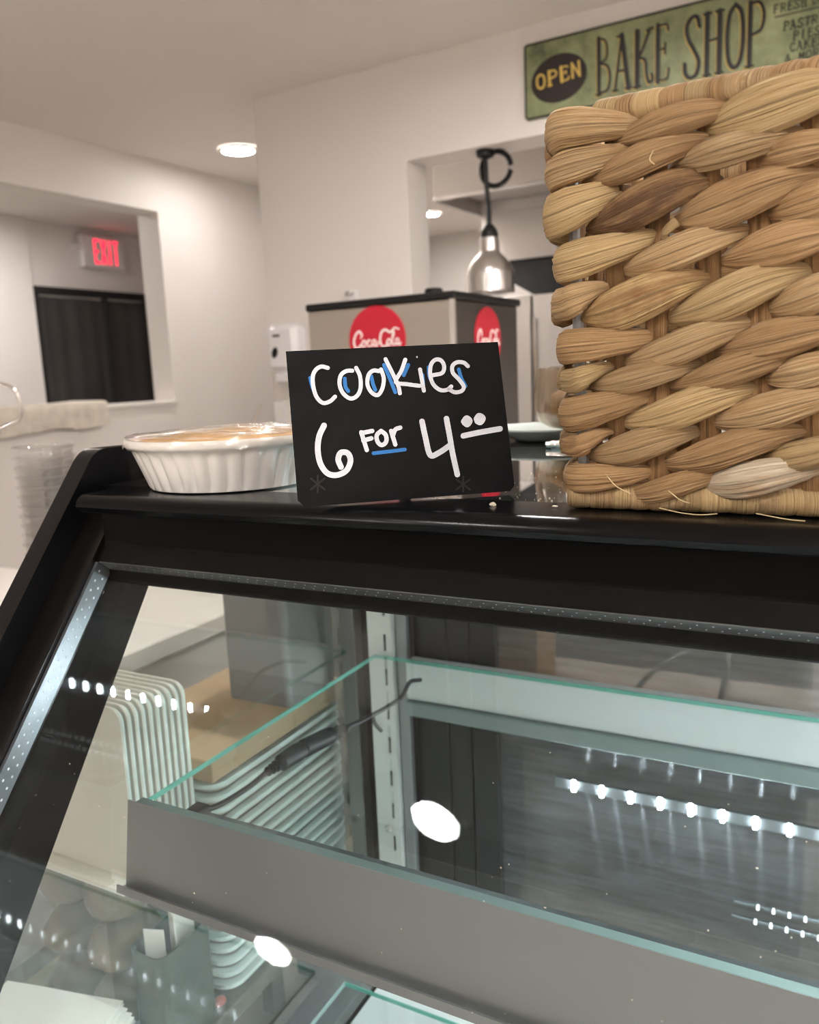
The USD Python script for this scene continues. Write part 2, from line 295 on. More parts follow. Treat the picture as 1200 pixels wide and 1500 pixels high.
# window of the far room: black frame with two dark curtained lights
wn = Thing('window_1', None, None, W(-2.65, 1.33, 1.0), -1.977, kind='structure')
wn.add('window_frame', [box(-2.65, -2.615, .845, .875, 1.0, 2.035), box(-2.65, -2.615, 1.775, 1.81, 1.0, 2.035), box(-2.65, -2.615, .875, 1.775, 1.985, 2.035), box(-2.65, -2.615, .875, 1.775, 1.0, 1.04)], 'black_satin', wall=True)
wn.add('mullion', box(-2.65, -2.61, 1.395, 1.425, 1.04, 1.985, .003), 'black_satin', wall=True)
for a, b in ((.875, 1.395), (1.425, 1.775)):
    n = 60; vv = np.linspace(a, b, n); uu = -2.630 + .007 * np.sin((vv - a) * 21 + a) + .004 * np.sin((vv - a) * 47 + 1)
    pts = np.concatenate([np.stack([uu, vv], 1), np.stack([uu - .006, vv], 1)[::-1]])
    wn.add('curtain_panel', extrude(Polygon(pts), .93).apply_translation([0, 0, 1.04]), 'dark_curtain', wall=True, smooth=40)

# ceiling downlights
def downlight(u, v, label, group=None, r=.075, glow='downlight_glow'):
    t = Thing('ceiling_downlight', label, 'ceiling light', W(u, v, CZ), -1.977, group)
    t.add('trim_ring', lathe([(r, -.001), (r, -.009), (r + .006, -.0115), (r + .018, -.008), (r + .02, -.001)], 40), 'trim_white', local=True, smooth=40)
    t.add('lens', lathe([(.0001, -.007), (r, -.007), (r, -.002), (.0001, -.002)], 40), glow, local=True)
downlight(-.516, .493, 'round ceiling downlight in the nook beside the left wall', glow='nook_light_glow')
dl0 = (W(0, 0, 0))
def uv_of(x, y): d = np.array([x, y, 0]) - PB; return float(d @ WX), float(d @ WY)
G = 'unseen downlights placed to light the shop'; LB = 'unseen round ceiling downlight placed to light the shop and its back wall'
for x, y in ((-1.10, -.98), (-1.98, -1.9), (.45, -.50), (.9, -2.0), (1.6, .4), (1.9, -1.4), (-.75, 1.55), (.35, 1.55), (1.45, 1.55), (.3, -3.0)):
    L_ = {(-1.10, -.98): 'customer-side ceiling downlight mirrored in the case glass beside the slotted standard', (-1.98, -1.9): 'customer-side ceiling downlight mirrored at the lower edge of the price rail'}.get((x, y))
    downlight(*uv_of(x, y), L_ or LB, None if L_ else G)  # all but the two mirrored ones are unseen, placed to light the shop
downlight(-.583, 2.526, 'small ceiling downlight in the kitchen seen through the pass-through', r=.058)
for u, v, l in ((.15, .9, 'unseen ceiling downlight lighting the kitchen left of the range hood'), (2.3, 2.4, 'unseen ceiling downlight lighting the kitchen right of the range hood'), (.75, 1.9, 'unseen ceiling downlight lighting the kitchen behind the range hood')): downlight(u, v, l)  # out of view, placed to brighten the kitchen
downlight(-1.9, .2, 'unseen ceiling downlight lighting the far room beyond the wall opening', r=.075)  # out of view, lights the far room

# exit sign in the far room
ex = Thing('exit_sign', 'white backlit sign with red EXIT letters above the dark window', 'exit sign', W(-2.65, 1.4, 2.2), -1.977)
ex.add('housing', box(-2.65, -2.59, 1.235, 1.60, 2.185, 2.405, .008), 'white_plastic', wall=True)
ex.add('lamp_head', frame3(lathe([(.001, 0), (.022, 0), (.03, .03), (.028, .045), (.001, .045)], 20), (-2.62, 1.195, 2.32), (0, 0, 1), (1, 0, 0), (0, 1, 0)), 'white_plastic', wall=True, smooth=40)
H_, Wd = .165, .044
def letters_exit():
    o = {}
    o['e'] = unary_union([sbox(0, 0, .013, H_), sbox(0, 0, Wd, .015), sbox(0, H_ - .015, Wd, H_), sbox(0, H_ / 2 - .008, Wd * .85, H_ / 2 + .008)])
    o['x'] = unary_union([LineString([(.006, 0), (Wd - .006, H_)]).buffer(.0065, cap_style='flat'), LineString([(.006, H_), (Wd - .006, 0)]).buffer(.0065, cap_style='flat')])
    o['i'] = sbox(.012, 0, .026, H_); o['t'] = unary_union([sbox(0, H_ - .015, Wd, H_), sbox(Wd / 2 - .007, 0, Wd / 2 + .007, H_)]); return o
off = 1.335
for ch, adv in (('e', .058), ('x', .056), ('i', .050), ('t', .05)):
    ex.add('letter', frame3(extrude(letters_exit()[ch], .003), (-2.5905, off, 2.213), (0, 1, 0), (0, 0, 1), (1, 0, 0)), 'exit_red', wall=True); off += adv

# ================================================================== TIN BAKE SHOP SIGN
bs = Thing('bake_shop_sign', 'weathered green tin BAKE SHOP sign hung high on the back wall', 'sign', W(1.7, -.002, 2.28), -1.977)
SV = -.012
def uz(poly, v0, v1): return frame3(extrude(poly, v1 - v0), (0, v1, 0), (1, 0, 0), (0, 0, 1), (0, -1, 0))
plate = sbox(1.132 + .012, 2.166 + .012, 2.30 - .012, 2.393 - .012).buffer(.012)
bs.add('plate', uz(plate, -.010, -.002), 'tin_green', wall=True)
bs.add('edge_band', uz(plate.difference(plate.buffer(-.006)), -.0112, -.0098), 'sign_ink', wall=True)
el = affinity.rotate(ell(1.247, 2.272, .088, .067), 3)
bs.add('open_badge', uz(el, -.0115, -.0095), 'sign_dark', wall=True)
bs.add('open_badge_rim', uz(el.buffer(.004).difference(el), -.0112, -.0095), 'sign_ink', wall=True)
LET = {   # strokes in a unit box: (points, width as share of the letter's width)
 'B': [([(.2, 0), (.2, 1)], .2), ([(.2, .98), (.6, .95), (.78, .8), (.7, .62), (.25, .55)], .1), ([(.25, .55), (.8, .48), (.98, .28), (.8, .06), (.2, .02)], .13), ([(0, 0), (.35, 0)], .05)],
 'A': [([(.45, 1), (.05, 0)], .08), ([(.45, 1), (.85, 0)], .2), ([(.2, .35), (.7, .35)], .06), ([(.7, 0), (1, 0)], .05), ([(-.05, 0), (.2, 0)], .05), ([(.2, .98), (.5, 1)], .06)],
 'K': [([(.18, 0), (.18, 1)], .2), ([(.85, 1), (.5, .7), (.22, .5)], .07), ([(.25, .52), (.6, .45), (.68, .2), (.8, .04), (1, .08), (.95, .18)], .11), ([(.02, 0), (.35, 0)], .05), ([(.7, .97), (.98, 1)], .05)],
 'E': [([(.25, 0), (.25, 1)], .22), ([(.2, .98), (.8, .98), (.92, .88)], .08), ([(.25, .55), (.7, .57)], .07), ([(.25, .02), (.85, .03), (.98, .2)], .09), ([(.72, .48), (.72, .66)], .05)],
 'S': [([(.9, .82), (.75, .98), (.4, .98), (.15, .85), (.25, .65), (.6, .45), (.88, .25), (.75, .05), (.4, .0), (.12, .08), (.05, .25)], .17)],
 'H': [([(.18, 0), (.18, 1)], .2), ([(.82, 0), (.82, 1)], .2), ([(.2, .55), (.8, .57)], .06), ([(.02, 0), (.36, 0)], .05), ([(.64, 0), (1, 0)], .05), ([(.02, 1), (.36, 1)], .05), ([(.64, 1), (1, 1)], .05)],
 'O': [([(.5, .99), (.2, .85), (.1, .5), (.2, .14), (.5, .01), (.8, .14), (.9, .5), (.8, .85), (.5, .99)], .16)],
 'P': [([(.2, 0), (.2, 1)], .2), ([(.2, .98), (.7, .97), (.95, .78), (.8, .55), (.25, .48)], .13), ([(0, 0), (.4, 0)], .05)],
 'N': [([(.15, 0), (.15, 1)], .16), ([(.15, 1), (.85, 0)], .14), ([(.85, 0), (.85, 1)], .16)],
 'F': [([(.15, 0), (.15, 1)], .2), ([(.15, .95), (.9, .95)], .14), ([(.15, .52), (.7, .52)], .12)], 'R': [([(.15, 0), (.15, 1)], .18), ([(.15, .95), (.75, .93), (.85, .73), (.7, .52), (.2, .5)], .13), ([(.45, .5), (.9, 0)], .15)],
 'D': [([(.15, 0), (.15, 1)], .18), ([(.15, .96), (.65, .9), (.88, .5), (.65, .08), (.15, .04)], .14)], 'I': [([(.5, 0), (.5, 1)], .25)], 'L': [([(.15, 0), (.15, 1)], .2), ([(.15, .05), (.85, .05)], .14)],
 'Y': [([(.1, 1), (.5, .5)], .14), ([(.9, 1), (.5, .5)], .12), ([(.5, .5), (.5, 0)], .16)], 'T': [([(.5, 0), (.5, 1)], .18), ([(.05, .96), (.95, .96)], .13)],
 'C': [([(.88, .8), (.6, .98), (.25, .85), (.1, .5), (.25, .14), (.6, .02), (.9, .2)], .15)], 'M': [([(.1, 0), (.15, 1)], .14), ([(.15, 1), (.5, .3)], .14), ([(.5, .3), (.85, 1)], .12), ([(.85, 1), (.9, 0)], .15)],
 '&': [([(.95, .05), (.4, .65), (.35, .88), (.55, .98), (.7, .85), (.6, .65), (.2, .4), (.15, .15), (.4, 0), (.7, .1), (.92, .42)], .12)]}
def glyph(ch, x0, z0, x1, z1, bold=1.):
    parts = []
    for p, w in LET[ch]:
        q = [(x0 + a * (x1 - x0), z0 + b * (z1 - z0)) for a, b in p]; parts.append(stroke(q, max(w * bold * (x1 - x0) * .9, .095 * (x1 - x0) * bold), 6))
    return unary_union(parts)
for ch, x0, x1, z0, z1 in (('B', 1.368, 1.412, 2.197, 2.358), ('A', 1.424, 1.476, 2.198, 2.352), ('K', 1.484, 1.540, 2.196, 2.351), ('E', 1.544, 1.588, 2.198, 2.354),
                           ('S', 1.630, 1.678, 2.190, 2.354), ('H', 1.685, 1.738, 2.188, 2.352), ('O', 1.744, 1.797, 2.191, 2.360), ('P', 1.800, 1.848, 2.188, 2.354)):
    g = glyph(ch, x0, z0, x1, z1, 1.5)
    p = bs.add('letter', uz(g, -.0135, -.0095), 'sign_ink', wall=True)
    bs.add('letter_shadow', uz(affinity.translate(g, -.0025, -.0015), -.0122, -.0096), 'sign_yellow', parent=p, wall=True)
for k, ch in enumerate('OPEN'): bs.add('badge_letter', uz(affinity.rotate(glyph(ch, 1.172 + k * .0385, 2.252 + k * .004, 1.204 + k * .0385, 2.294 + k * .004, 1.5), 4), -.0135, -.0113), 'sign_yellow', wall=True)
def word(t, x, z, h, wd, bold=1.3):
    for ch in t:
        if ch != ' ': bs.add('small_letter', uz(glyph(ch, x, z, x + wd, z + h, bold), -.0125, -.0096), 'sign_ink', wall=True)
        x += wd * 1.22
word('FRESH', 1.870, 2.311, .022, .014); word('DAILY', 1.966, 2.311, .022, .014)
bs.add('rule_line', uz(sbox(1.872, 2.300, 2.06, 2.303), -.0115, -.0096), 'sign_ink', wall=True)
word('PASTRIES', 1.896, 2.262, .022, .0145); word('PIES', 1.921, 2.232, .022, .0145); word('CAKES', 1.914, 2.204, .022, .0145); word('& MORE', 1.902, 2.178, .020, .0145)

# ================================================================== SOAP DISPENSER, WALL FITTINGS
so = Thing('soap_dispenser', 'white wall soap dispenser with dark oval window left of the drinks machine', 'soap dispenser', W(.12, 0, 1.355), -1.977)
so.add('body', box(.052, .20, -.095, 0, 1.40, 1.585, .022), 'white_plastic', wall=True, smooth=40)
so.add('tray', box(.075, .18, -.085, 0, 1.352, 1.40, .012), 'white_plastic', wall=True, smooth=40)
so.add('window', uz(affinity.rotate(ell(.098, 1.475, .014, .022), -20), -.0965, -.09), 'black_gloss', wall=True)
so.add('logo_strip', uz(sbox(.092, 1.535, .128, 1.545), -.0965, -.09), 'machine_side', wall=True)
kn = Thing('wall_hook', 'small white hook plate on the back wall above the drinks machine', 'hook', W(.414, 0, 1.66), -1.977)
kn.add('plate', box(.385, .44, -.008, 0, 1.655, 1.69, .003), 'white_plastic', wall=True)
kn.add('peg', box(.40, .425, -.03, -.008, 1.675, 1.69, .004), 'steel', wall=True)
ou = Thing('outlet_plate', 'white wall outlet plate beside the small chrome tap', 'outlet', W(.02, 0, 1.2), -1.977)
ou.add('plate', box(.004, .06, -.006, 0, 1.185, 1.285, .002), 'white_plastic', wall=True); ou.add('socket', box(.018, .046, -.008, -.006, 1.215, 1.255, .001), 'trim_white', wall=True)
tp = Thing('wall_tap', 'small chrome wall tap behind the white pie dish', 'tap', W(.2, 0, 1.2), -1.977)
tp.add('flange', frame3(lathe([(.001, 0), (.028, 0), (.026, .01), (.012, .014), (.012, .07), (.001, .07)], 20), (.215, 0, 1.20), (1, 0, 0), (0, 0, 1), (0, -1, 0)), 'chrome', wall=True, smooth=40)
tp.add('lever', tube(smooth_path([(.205, -.07, 1.205), (.235, -.08, 1.24), (.285, -.085, 1.285)], 8), .009, 10), 'chrome', wall=True, smooth=60)
tp.add('spout', tube(smooth_path([(.215, -.07, 1.20), (.22, -.13, 1.205), (.22, -.17, 1.19), (.22, -.175, 1.165)], 8), .010, 10), 'chrome', wall=True, smooth=60)

# ================================================================== DRINKS MACHINE
dm = Thing('drinks_machine', 'stainless soda fountain with black lid and round red logos behind the chalkboard', 'drinks machine', W(.96, -.48, .91), -1.977)
dm.add('body', box(.728, 1.194, -.690, -.262, .93, 1.562, .004), 'machine_side', wall=True)
dm.add('front_panel', box(.723, 1.200, -.702, -.690, .93, 1.562, .003), 'brushed_front', wall=True)
dm.add('front_edge_strip', box(1.186, 1.201, -.7045, -.7015, .93, 1.562), 'aluminium', wall=True)
dm.add('lid', box(.718, 1.205, -.708, -.255, 1.562, 1.582, .004), 'black_plastic', wall=True)
dm.add('drip_tray', box(.74, 1.18, -.80, -.702, .912, .945, .006), 'black_plastic', wall=True)
dm.add('knob', frame3(lathe([(.001, 0), (.026, 0), (.026, .022), (.022, .026), (.001, .026)], 24), (1.065, -.56, 1.582), (1, 0, 0), (0, 1, 0), (0, 0, 1)), 'black_plastic', wall=True, smooth=40)
def script():
    """Coca-Cola in a flowing hand, as strokes in a box 10 wide, 3 high"""
    s = []
    s += [stroke([(2.0, 2.2), (1.5, 2.75), (.8, 2.4), (.25, 1.4), (.4, .5), (1.0, .25), (1.7, .7)], .34), stroke([(2.0, 2.2), (1.75, 1.75)], .2)]
    s += [stroke([(2.2, 1.3), (1.9, .9), (2.1, .4), (2.5, .5), (2.7, 1.0), (2.45, 1.35), (2.2, 1.3)], .24), stroke([(2.6, 1.25), (3.0, 1.2)], .15)]
    s += [stroke([(3.7, 1.25), (3.4, 1.4), (3.1, 1.0), (3.2, .5), (3.6, .4), (3.9, .7)], .24)]
    s += [stroke([(4.7, 1.3), (4.35, 1.35), (4.1, .9), (4.3, .45), (4.7, .9), (4.8, 1.3), (4.75, .55), (5.0, .4), (5.3, .8)], .22), stroke([(5.2, .95), (5.6, 1.0)], .2)]
    s += [stroke([(8.6, 2.75), (7.8, 2.35), (6.9, 2.75), (6.1, 2.4), (5.75, 1.4), (6.0, .5), (6.7, .3), (7.3, .75)], .34), stroke([(8.6, 2.75), (8.9, 2.95), (9.6, 2.7)], .22)]
    s += [stroke([(7.4, 1.3), (7.1, .9), (7.3, .4), (7.7, .5), (7.9, 1.0), (7.65, 1.35), (7.4, 1.3)], .24)]
    s += [stroke([(8.0, .8), (8.5, 1.8), (8.65, 2.3), (8.4, 2.2), (8.2, 1.2), (8.3, .45), (8.7, .6)], .22)]
    s += [stroke([(9.4, 1.3), (9.05, 1.35), (8.8, .9), (9.0, .45), (9.4, .9), (9.5, 1.3), (9.45, .55), (9.7, .4), (9.95, .8)], .22)]
    return unary_union(s)
SC = script()
def logo(name, o, exv, r, label):
    ezv = np.cross(exv, (0, 0, 1.))
    p = dm.add(name, frame3(extrude(Point(0, 0).buffer(r, quad_segs=24), .003), o, exv, (0, 0, 1), ezv), 'coke_red', wall=True, label=label)
    g = affinity.scale(affinity.translate(SC, -5, -1.4), r * .172, r * .20, origin=(0, 0))
    dm.add('logo_lettering', frame3(extrude(g, .0045), o, exv, (0, 0, 1), ezv), 'logo_white', parent=p, wall=True)
logo('logo_disc', np.array([.957, -.702, 1.470]), np.array([1., 0, 0]), .092, 'red round logo with white script on the steel front')
logo('side_logo_disc', np.array([1.194, -.485, 1.462]), np.array([0., 1, 0]), .088, 'red round logo with white script on the dark side')
single('back_counter', [box(.05, 2.1, -.82, -.02, .87, .91, .004), box(.07, 2.08, -.78, -.03, 0, .87)], 'laminate', 'white laminate counter along the back wall under the drinks machine', 'counter', wall=True)

# ================================================================== HEAT LAMP, HOOD, KITCHEN
hl = Thing('heat_lamp', 'brushed metal pendant heat lamp hanging in the pass-through', 'heat lamp', W(.985, .06, 2.118), -1.977)
LX, LY = .955, .06
hl.add('canopy', lathe([(.001, 2.1175), (.03, 2.1175), (.03, 2.098), (.012, 2.090), (.001, 2.090)], 24, (LX, LY, 0)), 'black_plastic', wall=True, smooth=40)
hl.add('cord', tube(smooth_path([(LX, LY, 2.095), (LX + .002, LY, 2.0), (LX + .008, LY, 1.93), (LX + .008, LY, 1.86)], 8), .0085, 10), 'black_plastic', wall=True, smooth=60)
a = np.linspace(.1, 2 * np.pi * .97, 420); cc = np.stack([LX + .033 + .056 * np.cos(a), LY + .012 + .0065 * np.cos(a * 40), 2.055 + .056 * np.sin(a)], 1)
cc[:, 0] += .0065 * np.sin(a * 40) * np.cos(a); cc[:, 2] += .0065 * np.sin(a * 40) * np.sin(a)
hl.add('coiled_cord', tube(cc, .0038, 6), 'black_gloss', wall=True, smooth=60)
hl.add('socket_cap', lathe([(.001, 1.872), (.014, 1.872), (.026, 1.855), (.031, 1.842), (.031, 1.828), (.001, 1.828)], 28, (LX + .008, LY, 0)), 'black_plastic', wall=True, smooth=40)
prof = [(.03, 1.829), (.034, 1.826), (.034, 1.786), (.037, 1.776), (.052, 1.762), (.070, 1.742), (.081, 1.716), (.084, 1.70), (.084, 1.646), (.0855, 1.642), (.0825, 1.642), (.081, 1.70), (.077, 1.716), (.066, 1.74), (.03, 1.772), (.03, 1.829)]
hl.add('shade', lathe(prof, 48, (LX + .008, LY, 0)), 'aluminium', wall=True, smooth=35)
hl.add('bulb', lathe([(.001, 1.66), (.03, 1.664), (.044, 1.685), (.04, 1.71), (.018, 1.745), (.001, 1.75)], 24, (LX + .008, LY, 0)), 'white_plastic', wall=True, smooth=60)
ho = Thing('range_hood', 'stainless steel range hood in the kitchen beyond the pass-through', 'range hood', W(1.2, .8, 2.09), -1.977)
ho.add('canopy', [box(.465, 1.95, .6, .61, 2.10, CZ), box(.465, .475, .61, 1.06, 2.10, CZ), box(1.94, 1.95, .61, 1.06, 2.10, CZ), box(.475, 1.94, 1.05, 1.06, 2.10, CZ), box(.475, 1.94, .61, 1.05, 2.16, 2.17)], 'hood_steel', wall=True)
ho.add('bottom_lip', [box(.46, 1.955, .594, .604, 2.096, 2.112, .002), box(.46, .47, .604, 1.066, 2.096, 2.112, .002)], 'steel', wall=True)
ho.add('back_panel', box(.475, 1.94, 1.062, 1.075, 1.875, 2.12), 'hood_steel', wall=True)
for k in range(3): ho.add('grease_filter', box(.50 + k * .48, .96 + k * .48, .64, 1.02, 2.15, 2.158, .003), 'steel', wall=True)
ov = Thing('black_oven_shelf', 'black sloping oven hood under the range hood at right of the lamp', 'oven', W(.9, 1.2, 1.6), -1.977)
ov.add('sloped_body', frame3(extrude(Polygon([(.64, 1.862), (1.7, 1.875), (1.7, 1.30), (1.20, 1.44), (.64, 1.775)]), .35), (0, 1.06, 0), (1, 0, 0), (0, 0, 1), (0, -1, 0)).apply_translation([0, .3, 0]), 'black_matte', wall=True)
ov.add('lip', box(.63, 1.7, 1.0, 1.012, 1.862, 1.872, .002), 'black_gloss', wall=True)
sp = Thing('steel_cabinet', 'upright stainless cabinet with a dark centre seam right of the drinks machine', 'cabinet', W(.85, 1.3, 0), -1.977)
for a, b in ((.60, .772), (.782, .98)): sp.add('door', box(a, b, .92, .94, .02, 1.70, .003), 'steel', wall=True)
sp.add('body', box(.60, .98, .94, 1.0, 0, 1.70, .003), 'machine_side', wall=True)
sp.add('handle', tube([(.795, .905, 1.2), (.795, .905, 1.6)], .006, 8), 'chrome', wall=True)
# ================================================================== SILL TOWELS, LEFT TAP, CUPS
def towel(v0, v1, drop, label, seed, back=.10):
    """a folded cloth over the sill: up the room face, over the sill, down a little inside"""
    path = smooth_path([(-.926, 1.286 - drop), (-.922, 1.25), (-.924, 1.284), (-.94, 1.294), (-1.0, 1.295), (-1.0 - back, 1.296)], 6); n = 36; vv = np.linspace(v0, v1, n); V = []
    T = np.gradient(path, axis=0); N = np.stack([-T[:, 1], T[:, 0]], 1); N /= np.linalg.norm(N, axis=1, keepdims=True); N *= -1
    if N[0, 0] < 0: N *= -1
    k = len(path); s = np.linspace(0, 1, k)
    for lay in (0, 1):
        for i, v in enumerate(vv):
            w = .010 * lay + .006 * lay * meshkit.noise(np.stack([s * 5, np.full(k, v * 16), np.full(k, seed)], 1)) 
            sag = .008 * math.sin(v * 21 + seed) * (1 - s)
            p = path + N * (w + .0012)[:, None]; V.append(np.stack([p[:, 0], np.full(k, v) + .004 * np.sin(s * 9 + seed), p[:, 1] + sag * (s < .25)], 1))
    V = np.array(V).reshape(2, n, k, 3); idx = np.arange(2 * n * k).reshape(2, n, k); F = []
    for lay in (0, 1):
        q = idx[lay]; a, b, c, d = q[:-1, :-1].ravel(), q[1:, :-1].ravel(), q[1:, 1:].ravel(), q[:-1, 1:].ravel()
        F += [np.stack([a, b, c], 1), np.stack([a, c, d], 1)]
    for e in (idx[:, 0], idx[:, -1], idx[:, :, 0], idx[:, :, -1]):
        F += [np.stack([e[0, :-1], e[0, 1:], e[1, 1:]], 1), np.stack([e[0, :-1], e[1, 1:], e[1, :-1]], 1)]
    m = trimesh.Trimesh(V.reshape(-1, 3), np.vstack(F), process=False); m.fix_normals()
    return single('sill_towel', m, 'towel', label, 'towel', smooth=50, wall=True)
towel(-.478, -.085, .088, 'cream folded towel hanging over the sill, the piece nearer the window corner', 3)
towel(-.95, -.470, .094, 'cream patterned towel over the sill, the piece running out at the frame edge', 11)
single('side_counter', [box(-2.05, -1.10, .55, 1.35, .87, .91, .004), box(-2.03, -1.12, .57, 1.33, 0, .87)], 'laminate', 'white side counter under the stack of clear cups', 'counter')
ft = Thing('counter_faucet', 'tall chrome spring faucet at the left end of the white side counter', 'faucet', (-1.865, 1.17, .91))
FX, FY = -1.856, 1.186
ft.add('base', lathe([(.001, .911), (.032, .91), (.030, .93), (.018, .94), (.016, 1.10), (.001, 1.10)], 24, (FX, FY, 0)), 'chrome', smooth=40)
ft.add('riser', tube(smooth_path([(FX, FY, 1.1), (FX, FY, 1.35), (FX + .005, FY + .002, 1.44), (FX + .03, FY + .02, 1.475), (FX + .06, FY + .05, 1.45), (FX + .068, FY + .056, 1.39), (FX + .066, FY + .055, 1.34)], 8), .011, 12), 'chrome', smooth=60)
aa = np.linspace(0, 1, 300); sp0 = smooth_path([(FX, FY, 1.3), (FX, FY, 1.40), (FX + .008, FY + .004, 1.445), (FX + .032, FY + .022, 1.475), (FX + .06, FY + .05, 1.45), (FX + .068, FY + .056, 1.40)], 50)
pp = np.stack([np.interp(aa, np.linspace(0, 1, len(sp0)), sp0[:, i]) for i in range(3)], 1); ph = aa * 2 * np.pi * 16
pp = pp + .015 * (np.cos(ph)[:, None] * np.array([.6, -.8, 0]) + np.sin(ph)[:, None] * np.array([0, 0, 1.]))
ft.add('spring', tube(pp, .003, 6), 'chrome', smooth=60)
ft.add('spray_head', lathe([(.001, 1.345), (.014, 1.345), (.018, 1.32), (.020, 1.29), (.024, 1.275), (.001, 1.275)], 20, (FX + .066, FY + .055, 0)), 'chrome', smooth=40)
ft.add('loop_handle', tube(smooth_path([(FX + .066, FY + .055, 1.40), (FX + .115, FY + .095, 1.375), (FX + .118, FY + .098, 1.31), (FX + .075, FY + .062, 1.285)], 10), .005, 8), 'chrome', smooth=60)
# the stack of clear cups: each cup its own thing
CUPX, CUPY, NC = -1.2, .925, 16
cp = [(.031, 0.0), (.032, .001), (.0365, .05), (.0455, .108), (.0475, .112), (.0475, .117), (.0495, .119), (.0500, .1215), (.0485, .123), (.0465, .121), (.0455, .113), (.0440, .108), (.0355, .05), (.0300, .0025), (.0001, .0025), (.0001, 0.)]
GC = 'stack of clear cups'
c0 = Thing('clear_cup', 'clear plastic cup, bottom one of the stack on the side counter', 'cup', (CUPX, CUPY, .9105), 0, GC)
c0.add('cup_wall', lathe(cp[:9], 36), 'cup_plastic', local=True, smooth=35)
c0.add('cup_base', lathe([(.0001, .001), (.0312, .001)], 36), 'cup_plastic', local=True)
for k in range(1, NC):
    copy(c0, (CUPX + RNG.uniform(-.0008, .0008), CUPY + RNG.uniform(-.0008, .0008), .9105 + k * .0165), 0,
         'clear plastic cup, topmost of the stack on the side counter' if k == NC - 1 else f'clear plastic cup, {nth(NC - k)} from the top of the stack on the side counter', GC)

# ================================================================== DISPLAY CASE
G1 = np.array([0., .553, 1.204]); NRM = np.array([0, -1.25, 1]) / math.hypot(1.25, 1); TD = np.array([0, -1, -1.25]) / math.hypot(1.25, 1)   # slanted glass: outward normal, downhill direction
XL, XR = -.660, .72
def gp(z, depth=0.):  # (y, z) of the point of the glass plane at height z, moved in by depth
    y = .553 + (z - 1.204) / 1.25; p = np.array([0, y, z]) - NRM * depth; return p[1], p[2]
def slab(z0, z1, d0, d1, x0, x1): return yz([gp(z0, d0), gp(z1, d0), gp(z1, d1), gp(z0, d1)], x0, x1)
dc = Thing('display_case', 'black framed refrigerated display case with slanted front glass', 'display case', (0, .5, 0))
dc.add('base_cabinet', box(-.70, .72, .02, 1.10, 0, .33, .004), 'black_satin')
dc.add('floor_deck', box(-.664, .715, .0, 1.085, .331, .345), 'deck_white')
def sheet(z0, z1, d, x0, x1): a, b = gp(z0, d), gp(z1, d); return quad((x0, *a), (x1, *a), (x1, *b), (x0, *b))
dc.add('outer_front_glass', sheet(.36, 1.2505, .002, XL, XR), 'glass_front')
dc.add('inner_front_glass', sheet(.36, 1.2035, .0265, XL + .002, XR), 'glass_front')
fa = dc.add('fascia', slab(1.2045, 1.2505, .0045, .024, XL + .001, XR), 'black_fascia', label='plain black band across the top of the slanted glass')
dc.add('spacer_bar', slab(1.2036, 1.2044, .0045, .024, XL + .001, XR), 'spacer_dark', parent=fa)
sl = slab(.36, 1.2036, .0045, .024, XL - .004, XL); sb = dc.add('side_spacer_bar', sl, 'spacer', label='silver perforated spacer bar down the left edge of the glass')
def dots(p0, dirn, n, pitch, rows, nv, r):
    out = []; e1 = dirn / np.linalg.norm(dirn); e2 = np.cross(nv, e1)
    base = trimesh.creation.icosphere(1, 1.0)
    for i in range(n):
        for j, o in enumerate(rows):
            b = base.copy(); b.vertices = b.vertices * [r * 1.3, r, r * .5]; out.append(frame3(b, p0 + e1 * (i + .5 * (j % 2)) * pitch + o, e1, e2, nv))
    return out
y_, z_ = gp(1.198); mid = lambda d: -NRM * d
dc.add('perforation', dots(np.array([XL, *gp(1.198)]), TD, 75, .0105, [mid(.0105), mid(.018)], np.array([1., 0, 0]), .0011), 'perforation', parent=sb, smooth=True, kind='stuff')
dc.add('perforation', dots(np.array([XL + .02, *gp(1.2036)]), np.array([1., 0, 0]), 78, .0105, [mid(.0095), mid(.0165)], TD, .0006), 'perforation', parent=fa, smooth=True, kind='stuff')
dc.add('header', box(-.664, .715, .569, .655, 1.1768, 1.252, .002), 'black_fascia')
# deck: rounded black front lip, glass top, black surround
lip = [(.5465, 1.2585), (.5475, 1.263), (.5505, 1.2665), (.555, 1.2692), (.561, 1.270), (.612, 1.270), (.612, 1.254), (.590, 1.2515), (.556, 1.2515), (.550, 1.2535)]
dc.add('front_lip', yz(lip, -.672, .72), 'lip_black', smooth=35)
dc.add('top_glass', quad((-.655, .612, 1.2698), (.715, .612, 1.2698), (.715, 1.045, 1.2698), (-.655, 1.045, 1.2698)), 'glass_top')
dc.add('top_side_strip', box(-.7025, -.655, .612, 1.10, 1.252, 1.2705, .001), 'black_gloss')
dc.add('rear_top_frame', box(-.7025, .72, 1.045, 1.20, 1.245, 1.270, .002), 'black_gloss')
